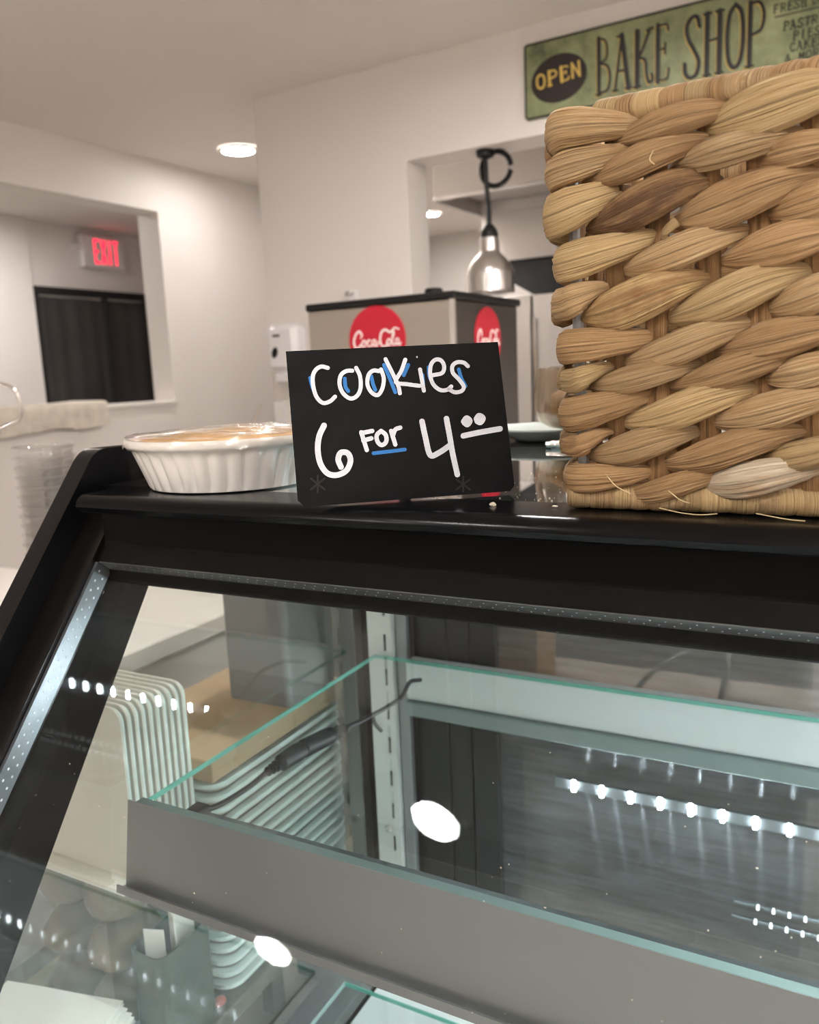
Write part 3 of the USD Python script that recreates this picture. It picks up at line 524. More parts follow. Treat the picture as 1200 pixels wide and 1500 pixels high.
# left end: raised frame plate, front stile, glass with a black printed border
def outline(off, top, rear, bot):
    o = Polygon([gp(bot, -off), gp(top, -off), (rear, top), (rear, bot)]); return o
outer = outline(.026, 1.294, 1.205, .10).buffer(-.03).buffer(.03, quad_segs=8)
inner = Polygon([gp(.40, .075), gp(1.19, .055), (1.085, 1.19), (1.085, .40)])
dc.add('end_frame', yz(outer.difference(inner), -.727, -.7025), 'black_gloss', smooth=30, label='raised black end frame with a rounded top corner')
dc.add('front_stile', slab(.36, 1.2485, 0, .03, -.7025, -.6645), 'stile_black')
dc.add('end_glass', trimesh.Trimesh(np.array([(-.668, *gp(.345, .031)), (-.668, *gp(1.225, .031)), (-.668, 1.10, 1.245), (-.668, 1.10, .345)]), [[0, 1, 2], [0, 2, 3]], process=False), 'glass_end')
dc.add('end_glass_border', yz(Polygon([gp(.346, .031), gp(1.175, .031), (.60, 1.2), (.70, 1.2), (.70, 1.170), (.634, 1.170), (.400, .829), (.073, .346)]), -.6675, -.6668), 'border_black')
dc.add('right_end_panel', yz(outer, .722, .745), 'black_gloss', smooth=30)
# back: posts, slotted standards, doors, bright band
dc.add('rear_post', box(-.664, -.598, 1.078, 1.12, .345, 1.245), 'black_matte')
def standard(xc):
    pl_ = sbox(xc - .0215, .345, xc + .0215, 1.235); hol = [sbox(xc + .009 - .0022, z, xc + .009 + .0022, z + .028) for z in np.arange(.37, 1.21, .0575)]
    s = xz(pl_.difference(unary_union(hol)), 1.056, 1.0585)
    p = dc.add('slotted_standard', [s, box(xc - .0215, xc - .019, 1.0585, 1.078, .345, 1.235), box(xc + .019, xc + .0215, 1.0585, 1.078, .345, 1.235)], 'galvanised')
    dc.add('slot_shadow_liner', box(xc - .0185, xc + .0185, 1.070, 1.0775, .35, 1.23), 'black_matte', parent=p)  # black sheet put behind the slots to give them their shade
    dc.add('bolt', frame3(lathe([(.0001, .004), (.0035, .004), (.0065, .0025), (.007, 0)], 16), (xc, 1.0558, .640), (1, 0, 0), (0, 0, 1), (0, -1, 0)), 'chrome', parent=p, smooth=40)
standard(-.634); standard(.62)
dc.add('standard_trim', box(-.610, -.592, 1.066, 1.078, .345, 1.24, .001), 'rail_metal')
def door(x0, x1, y0):
    w = .14
    f = [box(x0, x0 + .055, y0, y0 + .016, .35, 1.24, .001), box(x0 + .058, x0 + .095, y0 + .003, y0 + .016, .35, 1.24, .001), box(x0 + .098, x0 + w, y0, y0 + .016, .35, 1.24, .001)]
    dn = dc.add('sliding_door', f + [box(x1 - .05, x1, y0, y0 + .016, .35, 1.24, .001)] + [box(x0 + w, x1 - .05, y0, y0 + .016, 1.20, 1.24), box(x0 + w, x1 - .05, y0, y0 + .016, .35, .39)], 'black_satin')
    dc.add('door_pane', quad((x0 + w, y0 + .007, .39), (x1 - .05, y0 + .007, .39), (x1 - .05, y0 + .007, 1.2), (x0 + w, y0 + .007, 1.2)), 'door_glass', parent=dn)
door(-.592, .06, 1.09); door(.0, .70, 1.108)
dc.add('light_rail', box(-.592, .60, 1.060, 1.086, .869, .932, .002), 'bar_metal', label='bright brushed band behind the shelf')  # bar standing for the bright band behind the shelf glass
dc.add('light_rail_lip', box(-.592, .60, 1.052, 1.086, .845, .868, .0015), 'band_lip_grey')
def led_row(name, x0, x1, z, y, pitch, w, h, glow, hb):
    p = dc.add(name, box(x0 - .03, x1, y, y + .005, z - hb, z + hb, .001), 'spacer')
    k = 0; x = x0
    while x < x1 - .01:
        dc.add('led_chip', box(x - w / 2, x + w / 2, y - .003, y + .004, z - h / 2 - .0003, z + h / 2 - .0003, .0008), glow, parent=p); x += pitch
led_row('led_strip', -.323, .60, .780, 1.060, .0403, .0050, .0165, 'led_glow', .0085)
led_row('lower_led_strip', -.0755, .30, .654, 1.068, .019, .0040, .0055, 'led_small_glow', .0022)
led_row('lower_led_strip', -.078, .30, .632, 1.068, .019, .0040, .0055, 'led_small_glow', .0022)
p = dc.add('header_light', box(-.60, .66, .625, .650, 1.1735, 1.1766, .0005), 'rail_metal')
dc.add('header_light_lip', box(-.60, .66, .6505, .6520, 1.1665, 1.1766), 'rail_metal', parent=p)
for k in range(11, 25): dc.add('led_chip', box(-.58 + k * .05 - .008, -.58 + k * .05 + .008, .630, .641, 1.1715, 1.1738, .0008), 'header_led_glow', parent=p)  # LEDs out of view, kept to the right so the band fades leftwards
RD = random.Random(21); dust = []
for k in range(150):
    x, z = RD.uniform(-.62, .25), RD.uniform(.80, 1.16); b = trimesh.creation.icosphere(0, 1.0); r = RD.choice([.00018, .00022, .0003]); b.vertices = b.vertices * [r * RD.uniform(1, 3.2), r, r * RD.uniform(1, 2.2)] + [x, *gp(z, .0012)]; dust.append(b)
dc.add('dust_fleck', dust, 'crumb', kind='stuff')
# upper glass shelf with price rail
sh = Thing('glass_shelf', 'upper glass shelf with a wide grey metal price rail along its front', 'shelf', (0, .8, .934))
sh.add('glass_sheet', quad((-.639, .564, .94), (.66, .564, .94), (.66, 1.048, .94), (-.639, 1.048, .94)), 'glass_shelf_face')
sh.add('back_edge', box(-.639, .66, 1.048, 1.0497, .9345, .9400), 'shelf_edge', label='green polished back edge')
sh.add('side_edge', box(-.6407, -.639, .564, 1.0497, .9345, .9400), 'shelf_edge', label='pale green polished left edge')
a_ = math.radians(9)
def railpt(s, d): return (.559 - s * math.sin(a_) - d * math.cos(a_), .9415 - s * math.cos(a_) + d * math.sin(a_))
prl = sh.add('price_rail', [yz([railpt(0, 0), railpt(.094, 0), railpt(.094, .0018), railpt(0, .0018)], -.656, .67)], 'rail_metal')
sh.add('rail_lip', yz([railpt(.093, -.002), railpt(.0965, -.002), railpt(.0965, .012), railpt(.088, .012), railpt(.088, .0105), railpt(.093, .0105)], -.659, .67), 'rail_metal', parent=prl)
sl_ = sh.add('shelf_light', [box(-.57, .64, .5690, .5705, .916, .934), box(-.57, .64, .5825, .584, .908, .934), box(-.57, .64, .5705, .5825, .9325, .934)], 'spacer', kind='stuff')
for k in range(28): sh.add('led_chip', box(-.555 + k * .043, -.547 + k * .043, .573, .580, .9300, .9328, .0008), 'led_glow', parent=sl_)  # LEDs out of view behind the price rail, lighting the space below
sh.add('rail_top_flange', box(-.645, .67, .5575, .5680, .9403, .9420, .0004), 'flange_grey', parent=prl)
sh.add('bracket', [yz([(.575, .934), (1.055, .934), (1.055, .905), (.60, .926)], .615, .618)], 'galvanised')
# lower glass shelf, only its back corner shows
s2 = Thing('glass_shelf', 'lower glass shelf showing under the price rail, its left corner in view', 'shelf', (0, .6, .456))
s2.add('glass_sheet', quad((-.639, .40, .462), (.66, .40, .462), (.66, .91, .462), (-.639, .91, .462)), 'glass_shelf_face'); s2.add('back_edge', box(-.639, .66, .910, .9117, .456, .462), 'shelf_edge'); s2.add('side_edge', box(-.6407, -.639, .40, .9117, .456, .462), 'shelf_edge_pale')
s2.add('price_rail', box(-.656, .67, .394, .3965, .40, .465), 'rail_metal')
# power cable under the upper shelf
CB = [(-.587, .590, .926), (-.588, .622, .918), (-.587, .650, .916), (-.586, .675, .916), (-.588, .705, .917)]
CC = [(-.583, .79, .917), (-.575, .82, .916), (-.567, .845, .916)]
ca = Thing('power_cable', 'black power cable with moulded inline plug under the upper glass shelf', 'cable', (-.587, .6, .91))
ca.add('lead', tube(smooth_path(CB, 8), .0032, 10), 'black_plastic', smooth=60)
ca.add('clip', box(-.597, -.577, .578, .598, .916, .9335, .002), 'black_plastic')
def along(p, q, prof, n=18):
    p, q = np.array(p), np.array(q); return tube([p + (q - p) * t for t, _ in prof], [r for _, r in prof], n)
ca.add('plug', along((-.588, .703, .9165), (-.584, .772, .9165), [(0, .0035), (.05, .006), (.1, .0045), (.15, .0068), (.2, .0052), (.25, .0075), (.32, .006), (.4, .0105), (.8, .0115), (.97, .0105), (1, .007)]), 'black_plastic', smooth=35)
ca.add('socket', along((-.584, .770, .9165), (-.566, .850, .9165), [(0, .008), (.04, .0115), (.5, .0115), (.62, .0105), (.7, .007), (.78, .0085), (.84, .006), (.9, .0075), (1, .0035)]), 'black_plastic', smooth=35)
ca.add('lead', tube(smooth_path([(-.566, .848, .9165), (-.558, .885, .915), (-.548, .925, .917), (-.541, .955, .922), (-.552, 1.0, .925), (-.56, 1.048, .91)], 8), .0032, 10), 'black_plastic', smooth=60)
ca.add('tie', tube(smooth_path([(-.558, .90, .915), (-.552, .895, .905), (-.548, .905, .89)], 6), .003, 8), 'black_plastic', smooth=60)

# ================================================================== THINGS LEFT OF THE CASE, SEEN THROUGH ITS END GLASS
tb = Thing('plank_table', 'low rustic table of weathered planks beside the case', 'table', (-.88, .8, 0))
TZ = .5035
for k in range(9):
    x0 = -1.093 + k * .0405; tb.add('plank', box(x0, x0 + .0385, .36, 1.30, .476, .500 + (k % 3) * .0012, .002), 'plank_light' if k % 3 == 1 else 'plank_dark')
for x in (-1.08, -.765):
    for y in (.40, 1.22): tb.add('leg', box(x, x + .03, y, y + .04, 0, .476), 'plank_dark')
def rounded_plate(x0, x1, y0, y1, r): return sbox(x0 + r, y0 + r, x1 - r, y1 - r).buffer(r, quad_segs=6)
# a clear bin of rolls with carton blanks standing on its lid
rb = Thing('roll_bin', 'clear lidded bin of bread rolls under the carton sheets', 'bin', (-.87, .69, TZ))
rb.add('wall', [quad((-.985, .625, TZ), (-.80, .625, TZ), (-.80, .625, .757), (-.985, .625, .757)), quad((-.80, .625, TZ), (-.80, .755, TZ), (-.80, .755, .757), (-.80, .625, .757)), quad((-.985, .625, TZ), (-.985, .755, TZ), (-.985, .755, .757), (-.985, .625, .757)), quad((-.985, .755, TZ), (-.80, .755, TZ), (-.80, .755, .757), (-.985, .755, .757))], 'wrap_film', kind='stuff')
rb.add('bottom', box(-.985, -.80, .625, .755, TZ, TZ + .003), 'tray_white'); rb.add('lid', box(-.99, -.755, .62, .76, .757, .7665, .002), 'white_card')
kk = 0
for lz in range(3):
    for ix in range(2):
        t = Thing('bread_roll', f"olive brown bread roll in the clear bin, {['bottom', 'middle', 'top'][lz]} layer, {['farther from', 'nearer'][ix]} the case", 'bread roll', (-.938 + ix * .089 + .004 * lz % .009, .69, TZ + .003 + lz * .080), 0, 'bread rolls in the clear bin')
        b = trimesh.creation.icosphere(3, 1.0); d = meshkit.fbm(b.vertices * 1.6 + kk * 7, 3); b.vertices = b.vertices * (.84 + .28 * d)[:, None] * [.042, .055, .038] + [0, 0, .039]; t.add('crust', b, 'olive_bread', local=True, smooth=True); kk += 1
NB = 10; CX_ = -.835; CY_ = .640
q = Thing('carton_sheet', 'flat white carton sheet, front one of the upright row', 'carton', (CX_, CY_, .7675), 0, 'upright carton sheets')
sheet1 = rounded_plate(-.082, .082, 0, .226, .018); sheet2 = rounded_plate(-.080, .080, .002, .223, .016)
q.add('panel', frame3(extrude(sheet1, .0035), (0, .0035, 0), (1, 0, 0), (0, 0, 1), (0, -1, 0)), 'white_card', local=True)
q.add('folded_flap', frame3(extrude(sheet2, .003), (0, .0080, 0), (1, 0, 0), (0, 0, 1), (0, -1, 0)), 'tray_white', local=True)
for k in range(1, NB):
    copy(q, (CX_ + .0007 * k, CY_ + k * .0108, .7675), 0, 'flat white carton sheet, rearmost of the upright row' if k == NB - 1 else f'flat white carton sheet, {nth(k + 1)} from the front of the upright row', 'upright carton sheets')
# nested white trays
NT = 17
tr = Thing('serving_tray', 'white rounded tray, bottom one of the nested stack on the plank table', 'tray', (-.852, .935, TZ), 0, 'nested white trays')
o1 = rounded_plate(-.115, .115, -.165, .165, .03); o2 = rounded_plate(-.105, .105, -.155, .155, .025)
tr.add('rim', extrude(o1.difference(o2), .0065).apply_translation([0, 0, .010]), 'tray_white', local=True)
tr.add('basin', [extrude(o2, .003).apply_translation([0, 0, .0]), extrude(o2.difference(o2.buffer(-.003)), .011)], 'white_card', local=True)
for k in range(1, NT):
    copy(tr, (-.852 + RNG.uniform(-.001, .001), .935 + RNG.uniform(-.0015, .0015), TZ + k * .0194), 0, 'white rounded tray, topmost under the kraft carton' if k == NT - 1 else f'white rounded tray, {nth(NT - k)} from the top of the nested stack', 'nested white trays')
kb = Thing('kraft_carton', 'brown kraft carton lying on the stack of white trays', 'carton', (-.86, .95, .835))
kb.add('body', box(-.955, -.738, .77, 1.095, .836, .866, .002), 'kraft'); kb.add('lid', box(-.958, -.735, .767, 1.098, .852, .870, .002), 'kraft')
kb.add('closing_flap', box(-.90, -.79, .7655, .767, .840, .866), 'kraft')
gt = Thing('grey_tub', 'grey tub placed on the flat kraft carton to block the mirrored nook downlight', 'tub', (-.80, 1.02, .8705))  # placed to block the nook downlight mirrored in the shelf glass
gt.add('wall', extrude(rounded_plate(-.865, -.742, .955, 1.09, .012).difference(rounded_plate(-.862, -.745, .958, 1.087, .010)), .25).apply_translation([0, 0, .8705]), 'tub_grey', smooth=30)
gt.add('bottom', extrude(rounded_plate(-.864, -.743, .956, 1.089, .012), .003).apply_translation([0, 0, .8705]), 'tub_grey'); gt.add('rim', extrude(rounded_plate(-.869, -.738, .951, 1.094, .014).difference(rounded_plate(-.862, -.745, .958, 1.087, .010)), .007).apply_translation([0, 0, 1.117]), 'tub_grey')
gc = Thing('grey_locker', 'dark grey upright block behind the plank table', 'locker', (-.92, 1.48, 0))  # upright block giving a dark grey tone behind the carton
gc.add('body', box(-1.08, -.735, 1.345, 1.62, 0, 1.13, .004), 'block_grey'); gc.add('door', box(-1.07, -.745, 1.333, 1.345, .05, 1.11, .003), 'block_grey'); gc.add('handle', tube([(-.78, 1.322, .88), (-.78, 1.322, 1.0)], .005, 8), 'steel')
# green bin, napkins
gb = Thing('green_bin', 'small grey green bin between the bread rolls and the case', 'bin', (-.767, .66, TZ))
gb.add('wall', extrude(rounded_plate(-.796, -.737, .648, .745, .015).difference(rounded_plate(-.793, -.740, .651, .742, .013)), .15).apply_translation([0, 0, TZ]), 'green_bin'); gb.add('bottom', extrude(rounded_plate(-.794, -.739, .650, .743, .013), .004).apply_translation([0, 0, TZ]), 'green_bin')
for k, (x, y, r) in enumerate([(-.77, .672, 20), (-.762, .697, -30), (-.768, .722, 50)]):
    t = Thing('paper_slip', ['white paper slip standing at the front of the green bin', 'white paper slip leaning in the middle of the green bin', 'white paper slip at the back of the green bin'][k], 'paper', (x, y, TZ + .005), r)
    t.add('sheet', box(-.014, .014, -.0008, .0008, 0, .165 + .012 * k), 'white_paper', local=True)
NN = 26
NAPX, NAPY = -.872, .535
nk = Thing('paper_napkin', 'white folded paper napkin, bottom one of the fanned stack', 'napkin', (NAPX + .07, NAPY + .012, TZ), 6, 'fanned stack of napkins')
def napkin_mesh():
    n = 25; x = np.linspace(-.09, .09, n); y = np.linspace(-.085, .085, n); X, Y = np.meshgrid(x, y, indexing='ij'); Z = .0012 * np.sin(X * 40) * np.sin(Y * 30 + 1)
    V = np.stack([np.stack([X, Y, Z], -1), np.stack([X, Y, Z + .0019], -1)]).reshape(-1, 3); idx = np.arange(2 * n * n).reshape(2, n, n); F = []
    for l in (0, 1):
        q_ = idx[l]; a, b, c, d = q_[:-1, :-1].ravel(), q_[1:, :-1].ravel(), q_[1:, 1:].ravel(), q_[:-1, 1:].ravel(); F += [np.stack([a, b, c], 1), np.stack([a, c, d], 1)]
    for e in (idx[:, 0], idx[:, -1], idx[:, :, 0], idx[:, :, -1]): F += [np.stack([e[0, :-1], e[0, 1:], e[1, 1:]], 1), np.stack([e[0, :-1], e[1, 1:], e[1, :-1]], 1)]
    m = trimesh.Trimesh(V, np.vstack(F), process=False); m.fix_normals(); return m
nk.add('sheet', napkin_mesh(), 'white_paper', local=True, smooth=40)
for k in range(1, NN):
    f = 1 - k / (NN - 1)
    copy(nk, (NAPX + .07 * f + .003 * math.sin(k * 1.3), NAPY + .012 * f, TZ + k * .0031), 12.5 - 7 * f + 1.2 * math.sin(k * 2.1), 'white folded paper napkin, topmost of the fanned stack' if k == NN - 1 else f'white folded paper napkin, {nth(NN - k)} from the top of the fanned stack', 'fanned stack of napkins')
for k, (x, y) in enumerate([(-.750, .758), (-.745, .612), (-.755, .43)]):
    b = trimesh.creation.icosphere(2, 1.0); b.vertices = b.vertices * [.008, .010, .006] + [x, y, .5075]
    if k == 2: continue
    single('red_berry', b, 'red_bits', ['small red dried berry on the plank table beside the trays', 'small red dried berry on the plank table beside the napkins'][k], 'berry', smooth=True)
# behind the rear doors: a work table with a box and a wrapped bundle
wt = Thing('work_table', 'low dark work table behind the sliding doors of the case', 'table', (0, 1.52, 0))
wt.add('table_top', box(-.70, .70, 1.32, 1.72, .69, .72, .004), 'laminate')
for x in (-.68, .64):
    for y in (1.35, 1.66): wt.add('leg', box(x, x + .04, y, y + .04, 0, .69), 'steel')
tn = Thing('tan_box', 'tan cardboard box on the work table behind the doors', 'box', (-.585, 1.55, .7205))
tn.add('body', box(-.64, -.53, 1.50, 1.62, .7205, .905, .003), 'kraft'); tn.add('flap', box(-.64, -.53, 1.497, 1.50, .83, .908), 'kraft')
pb = trimesh.creation.icosphere(4, 1.0); d = meshkit.fbm(pb.vertices * 2, 4); pb.vertices = np.sign(pb.vertices) * np.abs(pb.vertices) ** .7 * (.9 + .2 * d)[:, None] * [.055, .05, .045] + [-.115, 1.45, .77]
wb = Thing('wrapped_bundle', 'white wrapped bundle with a green diamond patch behind the doors', 'bundle', (-.11, 1.45, .72))
wb.add('wrapping', pb, 'white_paper', smooth=True); wb.add('diamond_patch', xz(Polygon([(-.143, .775), (-.127, .797), (-.111, .775), (-.127, .753)]), 1.394, 1.398), 'emblem_green', label='green diamond patch')
hs = smooth_path([(-.35, 1.5, .73), (-.30, 1.5, .80), (-.22, 1.52, .86), (-.20, 1.55, .95), (-.17, 1.5, .83), (-.19, 1.48, .728)], 12)
single('grey_hose', tube(hs, .006, 10), 'galvanised', 'thin grey hose looped on the work table behind the doors', 'hose', smooth=60)

# ================================================================== ON TOP OF THE CASE
# white fluted pie dish
PX, PY = -.565, .660
pd = Thing('pie_dish', 'white fluted ceramic pie dish covered with cling film left of the chalkboard', 'dish', (PX, PY, 1.2705))
def fluted():
    prof = [(.0001, 0, 0), (.080, 0, 0), (.0835, .001, .1), (.085, .004, .5), (.088, .012, 1), (.0965, .034, 1), (.0985, .039, .6), (.1005, .0415, .0), (.104, .043, 0), (.1058, .0455, 0), (.1055, .0495, 0), (.1035, .0515, 0), (.100, .0515, 0), (.097, .049, 0), (.094, .040, 0), (.083, .008, 0), (.078, .005, 0), (.0001, .005, 0)]
    n = 288; a = np.arange(n) / n * 2 * np.pi; fl = np.abs(np.sin(a * 17)) ** .6
    V = []
    for r, z, k in prof: rr = r - k * .0048 * (1 - fl); V.append(np.stack([rr * np.cos(a), rr * np.sin(a), np.full(n, z)], 1))
    q = np.arange(n); s = (q + 1) % n; F = []
    for i in range(len(prof) - 1): F += [np.stack([i * n + q, i * n + s, (i + 1) * n + s], 1), np.stack([i * n + q, (i + 1) * n + s, (i + 1) * n + q], 1)]
    return trimesh.Trimesh(np.vstack(V), np.vstack(F), process=False)
pd.add('bowl', fluted(), 'ceramic', local=True, smooth=45)
pi_ = Thing('pie', 'golden brown pie filling the white fluted dish', 'pie', (PX, PY, 1.276))
def disc(rad, zf, n=64, m=22):
    a = np.arange(n) / n * 2 * np.pi; V = [[0, 0, float(zf(0, 0))]]; 
    for i in range(1, m + 1):
        r = rad * i / m; x, y = r * np.cos(a), r * np.sin(a); V += list(np.stack([x, y, zf(x, y)], 1))
    V = np.array(V); q = np.arange(n); s = (q + 1) % n; F = [np.stack([np.zeros(n, int), 1 + q, 1 + s], 1)]
    for i in range(m - 1): b = 1 + i * n; F += [np.stack([b + q, b + n + q, b + n + s], 1), np.stack([b + q, b + n + s, b + s], 1)]
    return V, np.vstack(F)
def top_z(x, y): r = np.hypot(x, y); return .046 + .010 * (1 - (r / .095) ** 2) + .004 * (meshkit.fbm(np.stack([np.asarray(x) * 45, np.asarray(y) * 45, np.zeros_like(np.asarray(x, float))], -1), 4) - .5)
V, F = disc(.0935, top_z); n = 64; base = V[-n:].copy(); base[:, 2] = .008; base[:, :2] *= .88; V2 = np.vstack([V, base, [[0, 0, .008]]]); b0 = len(V) - n; b1 = len(V); qn = np.arange(n); sn = (qn + 1) % n
F2 = np.vstack([F, np.stack([b0 + qn, b1 + qn, b1 + sn], 1), np.stack([b0 + qn, b1 + sn, b0 + sn], 1), np.stack([np.full(n, b1 + n), b1 + sn, b1 + qn], 1)])
V2[:, 2] -= .0055
pi_.add('filling', trimesh.Trimesh(V2, F2, process=False), 'pie_crust', local=True, smooth=True)
V, F = disc(.1045, lambda x, y: .0528 + .0035 * (1 - (np.hypot(x, y) / .1045) ** 2) + .0035 * np.clip(meshkit.fbm(np.stack([np.asarray(x) * 30 + 3, np.asarray(y) * 75, np.zeros_like(np.asarray(x, float))], -1), 4, 3) - .38, 0, 1) * 2, 96, 40)
top = len(V); Vb = V.copy(); Vb[:, 2] -= .0005; skirt = V[-96:].copy(); skirt[:, :2] *= 1.022; skirt[:, 2] = .044 + .002 * np.sin(np.arange(96) * 1.7)
Vw = np.vstack([V, skirt]); q96 = np.arange(96); s96 = (q96 + 1) % 96; o = top - 96
Fw = np.vstack([F, np.stack([o + q96, top + q96, top + s96], 1), np.stack([o + q96, top + s96, o + s96], 1)])
wr = Thing('cling_film', 'clear wrinkled cling film stretched over the pie dish', 'cling film', (PX, PY, 1.2705))
wr.add('film', trimesh.Trimesh(Vw, Fw, process=False), 'wrap_film', local=True, smooth=True)
tw = np.stack([np.linspace(0, 1, 20)] * 3, 1) * [.012, .004, .022] + [-.026, .07, .0555]
wr.add('twisted_tip', tube(tw, np.linspace(.003, .0008, 20), 6), 'wrap_film', local=True, smooth=60)

# chalkboard price sign, leaning a little on the front lip
S0 = np.array([-.3913, .5342 + .003, 1.2705]); SD = np.array([.776, .6307, 0]); SD /= np.linalg.norm(SD); SN = np.array([SD[1], -SD[0], 0]); SU = np.array([0, 0, 1.])
cs = Thing('chalkboard_sign', 'black chalkboard card hand lettered cookies 6 for 4.00 on the case edge', 'price sign', tuple(S0 + SD * .09))
card = Polygon([(-.0035, .1262), (.1717, .1274), (.1835, .006), (.1795, .0012), (.0035, .0005), (-.002, .006)])
def sgn(poly, d0, d1): return frame3(extrude(poly, d1 - d0), S0 + SN * d0, SD, SU, SN)
cs.add('card', sgn(card, -.0022, 0.), 'board_black')
ft_ = Polygon([(.02, 0), (.16, 0), (.15, .03), (.03, .03)])
cs.add('rear_foot', frame3(extrude(Polygon([(0, 0), (.045, 0), (.0, .085)]), .003), S0 + SD * .09 - SN * .0022, -SN, SU, SD), 'board_black')
SIGN = {
'c': [(28.9,111.9),(23.9,113.2),(19.4,111.0),(16.5,105.8),(16.4,97.7),(18.4,89.5),(23.2,84.3),(29.1,85.3),(33.4,88.8)],
'o': [(51.8,111.0),(54.6,104.2),(54.6,95.1),(51.5,88.8),(45.8,86.7),(40.1,91.2),(37.6,98.5),(39.1,105.7),(43.7,108.8),(48.5,108.9)],
'o2': [(72.1,108.9),(74.0,101.5),(72.3,93.3),(68.3,88.4),(63.2,91.0),(60.3,97.5),(61.6,104.8),(65.5,108.2),(70.2,107.7)],
'k': [[(76.2,116.9),(81.3,105.7),(85.6,95.5),(86.8,89.0)],[(92.5,115.9),(88.9,107.2),(83.8,98.3),(93.2,96.1),(103.6,94.3)]],
'i': [[(104.5,107.5),(105.7,99.2),(107.0,90.2)],[(102.3,117.9),(102.4,117.5)]],
'e': [(115.4,102.5),(123.1,104.0),(124.9,109.4),(122.5,114.1),(117.8,114.9),(113.8,110.8),(112.9,102.6),(115.1,95.1),(120.7,90.2),(126.5,89.9),(130.4,92.5)],
's': [(145.2,108.6),(141.8,111.5),(136.0,112.1),(132.0,109.2),(132.2,103.6),(137.4,97.8),(141.1,92.0),(139.0,88.4),(133.2,87.7),(128.4,90.4)],
'6': [(23.1,66.1),(18.6,57.5),(16.8,46.5),(18.3,35.3),(23.4,27.1),(31.1,25.0),(39.2,28.3),(43.0,36.0),(41.1,42.4),(35.5,43.2),(33.0,37.7),(34.9,31.5)],
'f': [[(53.2,58.9),(57.0,44.1)],[(53.2,58.2),(62.3,59.5)],[(54.5,52.1),(61.3,53.5)]],
'o3': [(69.7,59.1),(73.4,55.5),(73.4,49.9),(69.6,47.4),(66.2,50.7),(66.0,55.9),(69.7,59.1)],
'r': [[(78.1,58.6),(81.0,47.2)],[(79.1,54.0),(81.6,59.5),(85.8,60.9)]],
'4': [[(104.4,65.0),(106.6,52.5),(110.2,36.8),(117.7,38.1),(128.5,44.4)],[(125.3,66.2),(127.6,51.3),(129.5,37.4),(133.1,18.7)]],
'd1': [(140.2,63.1),(142.7,65.7),(145.4,63.3),(143.2,60.4),(140.9,61.9)], 'd2': [(151.2,64.6),(153.6,67.2),(156.9,64.9),(154.6,61.6),(151.8,62.7)],
'ln': [(139.4,51.1),(153.7,53.2),(171.7,55.2)]}
BLUE = [[(14.3,104.6),(15.6,97.7),(18.4,89.5)],[(42.1,102.9),(42.3,96.5),(44.3,92.8)],[(63.8,103.8),(65.0,97.3),(66.6,92.7)],[(74.7,112.4),(78.4,103.1),(83.0,90.1)],[(94.8,111.6),(90.7,103.5)],
 [(106.4,102.8),(106.8,93.6)],[(111.8,109.1),(112.1,101.7),(115.1,96.0)],[(137.3,106.2),(139.4,98.6),(142.7,92.3)],[(62.5,41.1),(76.2,41.8),(88.9,42.6)]]
GHOST = [[[(9.8,23.5),(20.4,13.8)],[(20.9,22.8),(9.3,14.6)],[(15.5,25.4),(14.7,11.9)]], [[(132.2,14.6),(143.8,5.2)],[(144.1,13.8),(131.9,6.0)],[(138.2,16.5),(137.8,3.9)]]]
def strokes(ss, w): ss = ss if isinstance(ss[0], list) else [ss]; return unary_union([stroke(np.array(s) / 1000., w if len(s) != 2 or np.hypot(s[0][0] - s[1][0], s[0][1] - s[1][1]) > 1 else .0012) for s in ss])
for k, ss in SIGN.items(): cs.add('chalk_letter', sgn(strokes(ss, .0033 if k in ('c', 'o', 'o2', 'k', 'i', 'e', 's') else .0036 if k in ('f', 'o3', 'r') else .0047), 0, .0005), 'chalk_white')
for ss in BLUE: cs.add('blue_accent', sgn(strokes([ss], .0030), 0, .00035), 'chalk_blue')
for g in GHOST: cs.add('erased_mark', sgn(strokes(g, .0016), 0, .0001), 'ghost_brown')

# crumbs on the black lip, plate, domed pastry container, tongs
for k, (x, y, lb) in enumerate([(-.2415, .585, 'pale crumb on the black case lip right of the chalkboard'), (-.192, .588, 'tiny crumb on the case lip near the basket corner'), (-.405, .572, 'tiny crumb on the case lip left of the chalkboard foot')]):
    b = trimesh.creation.icosphere(2, 1.0); b.vertices = b.vertices * (.7 + .6 * meshkit.noise(b.vertices * 2 + k))[:, None] * [[.0028, .0022, .0016], [.0022, .001, .0008], [.0012, .0012, .001]][k] + [x, y, 1.2712]
    single('crumb', b, 'crumb', lb, 'crumb', smooth=True)
RNG2 = random.Random(3); sp_ = []
for k in range(90):
    x, y = RNG2.uniform(-.33, -.19), RNG2.uniform(.615, .80); b = trimesh.creation.icosphere(0, 1.0); r = RNG2.choice([.0003, .0004, .0005, .0009]); b.vertices = b.vertices * [r, r, r * .6] + [x, y, 1.2702]; sp_.append(b)
single('sugar_specks', sp_, 'crumb', 'sugar specks scattered on the glass top between sign and basket', 'specks', kind='stuff')
pt = Thing('teal_plate', 'pale plate under the scalloped container on the rear of the case top', 'plate', (-.385, 1.148, 1.2705))
pt.add('dish_body', lathe([(.0001, 0), (.045, 0), (.05, .003), (.075, .014), (.086, .018), (.087, .020), (.075, .0175), (.047, .006), (.0001, .006)], 56, (0, 0, 0)), 'plate_teal', local=True, smooth=40)
pc = Thing('scalloped_container', 'clear scalloped plastic container with golden pastry right of the chalkboard', 'container', (-.285, 1.165, 1.272))
PCX, PCY = -.285, 1.165
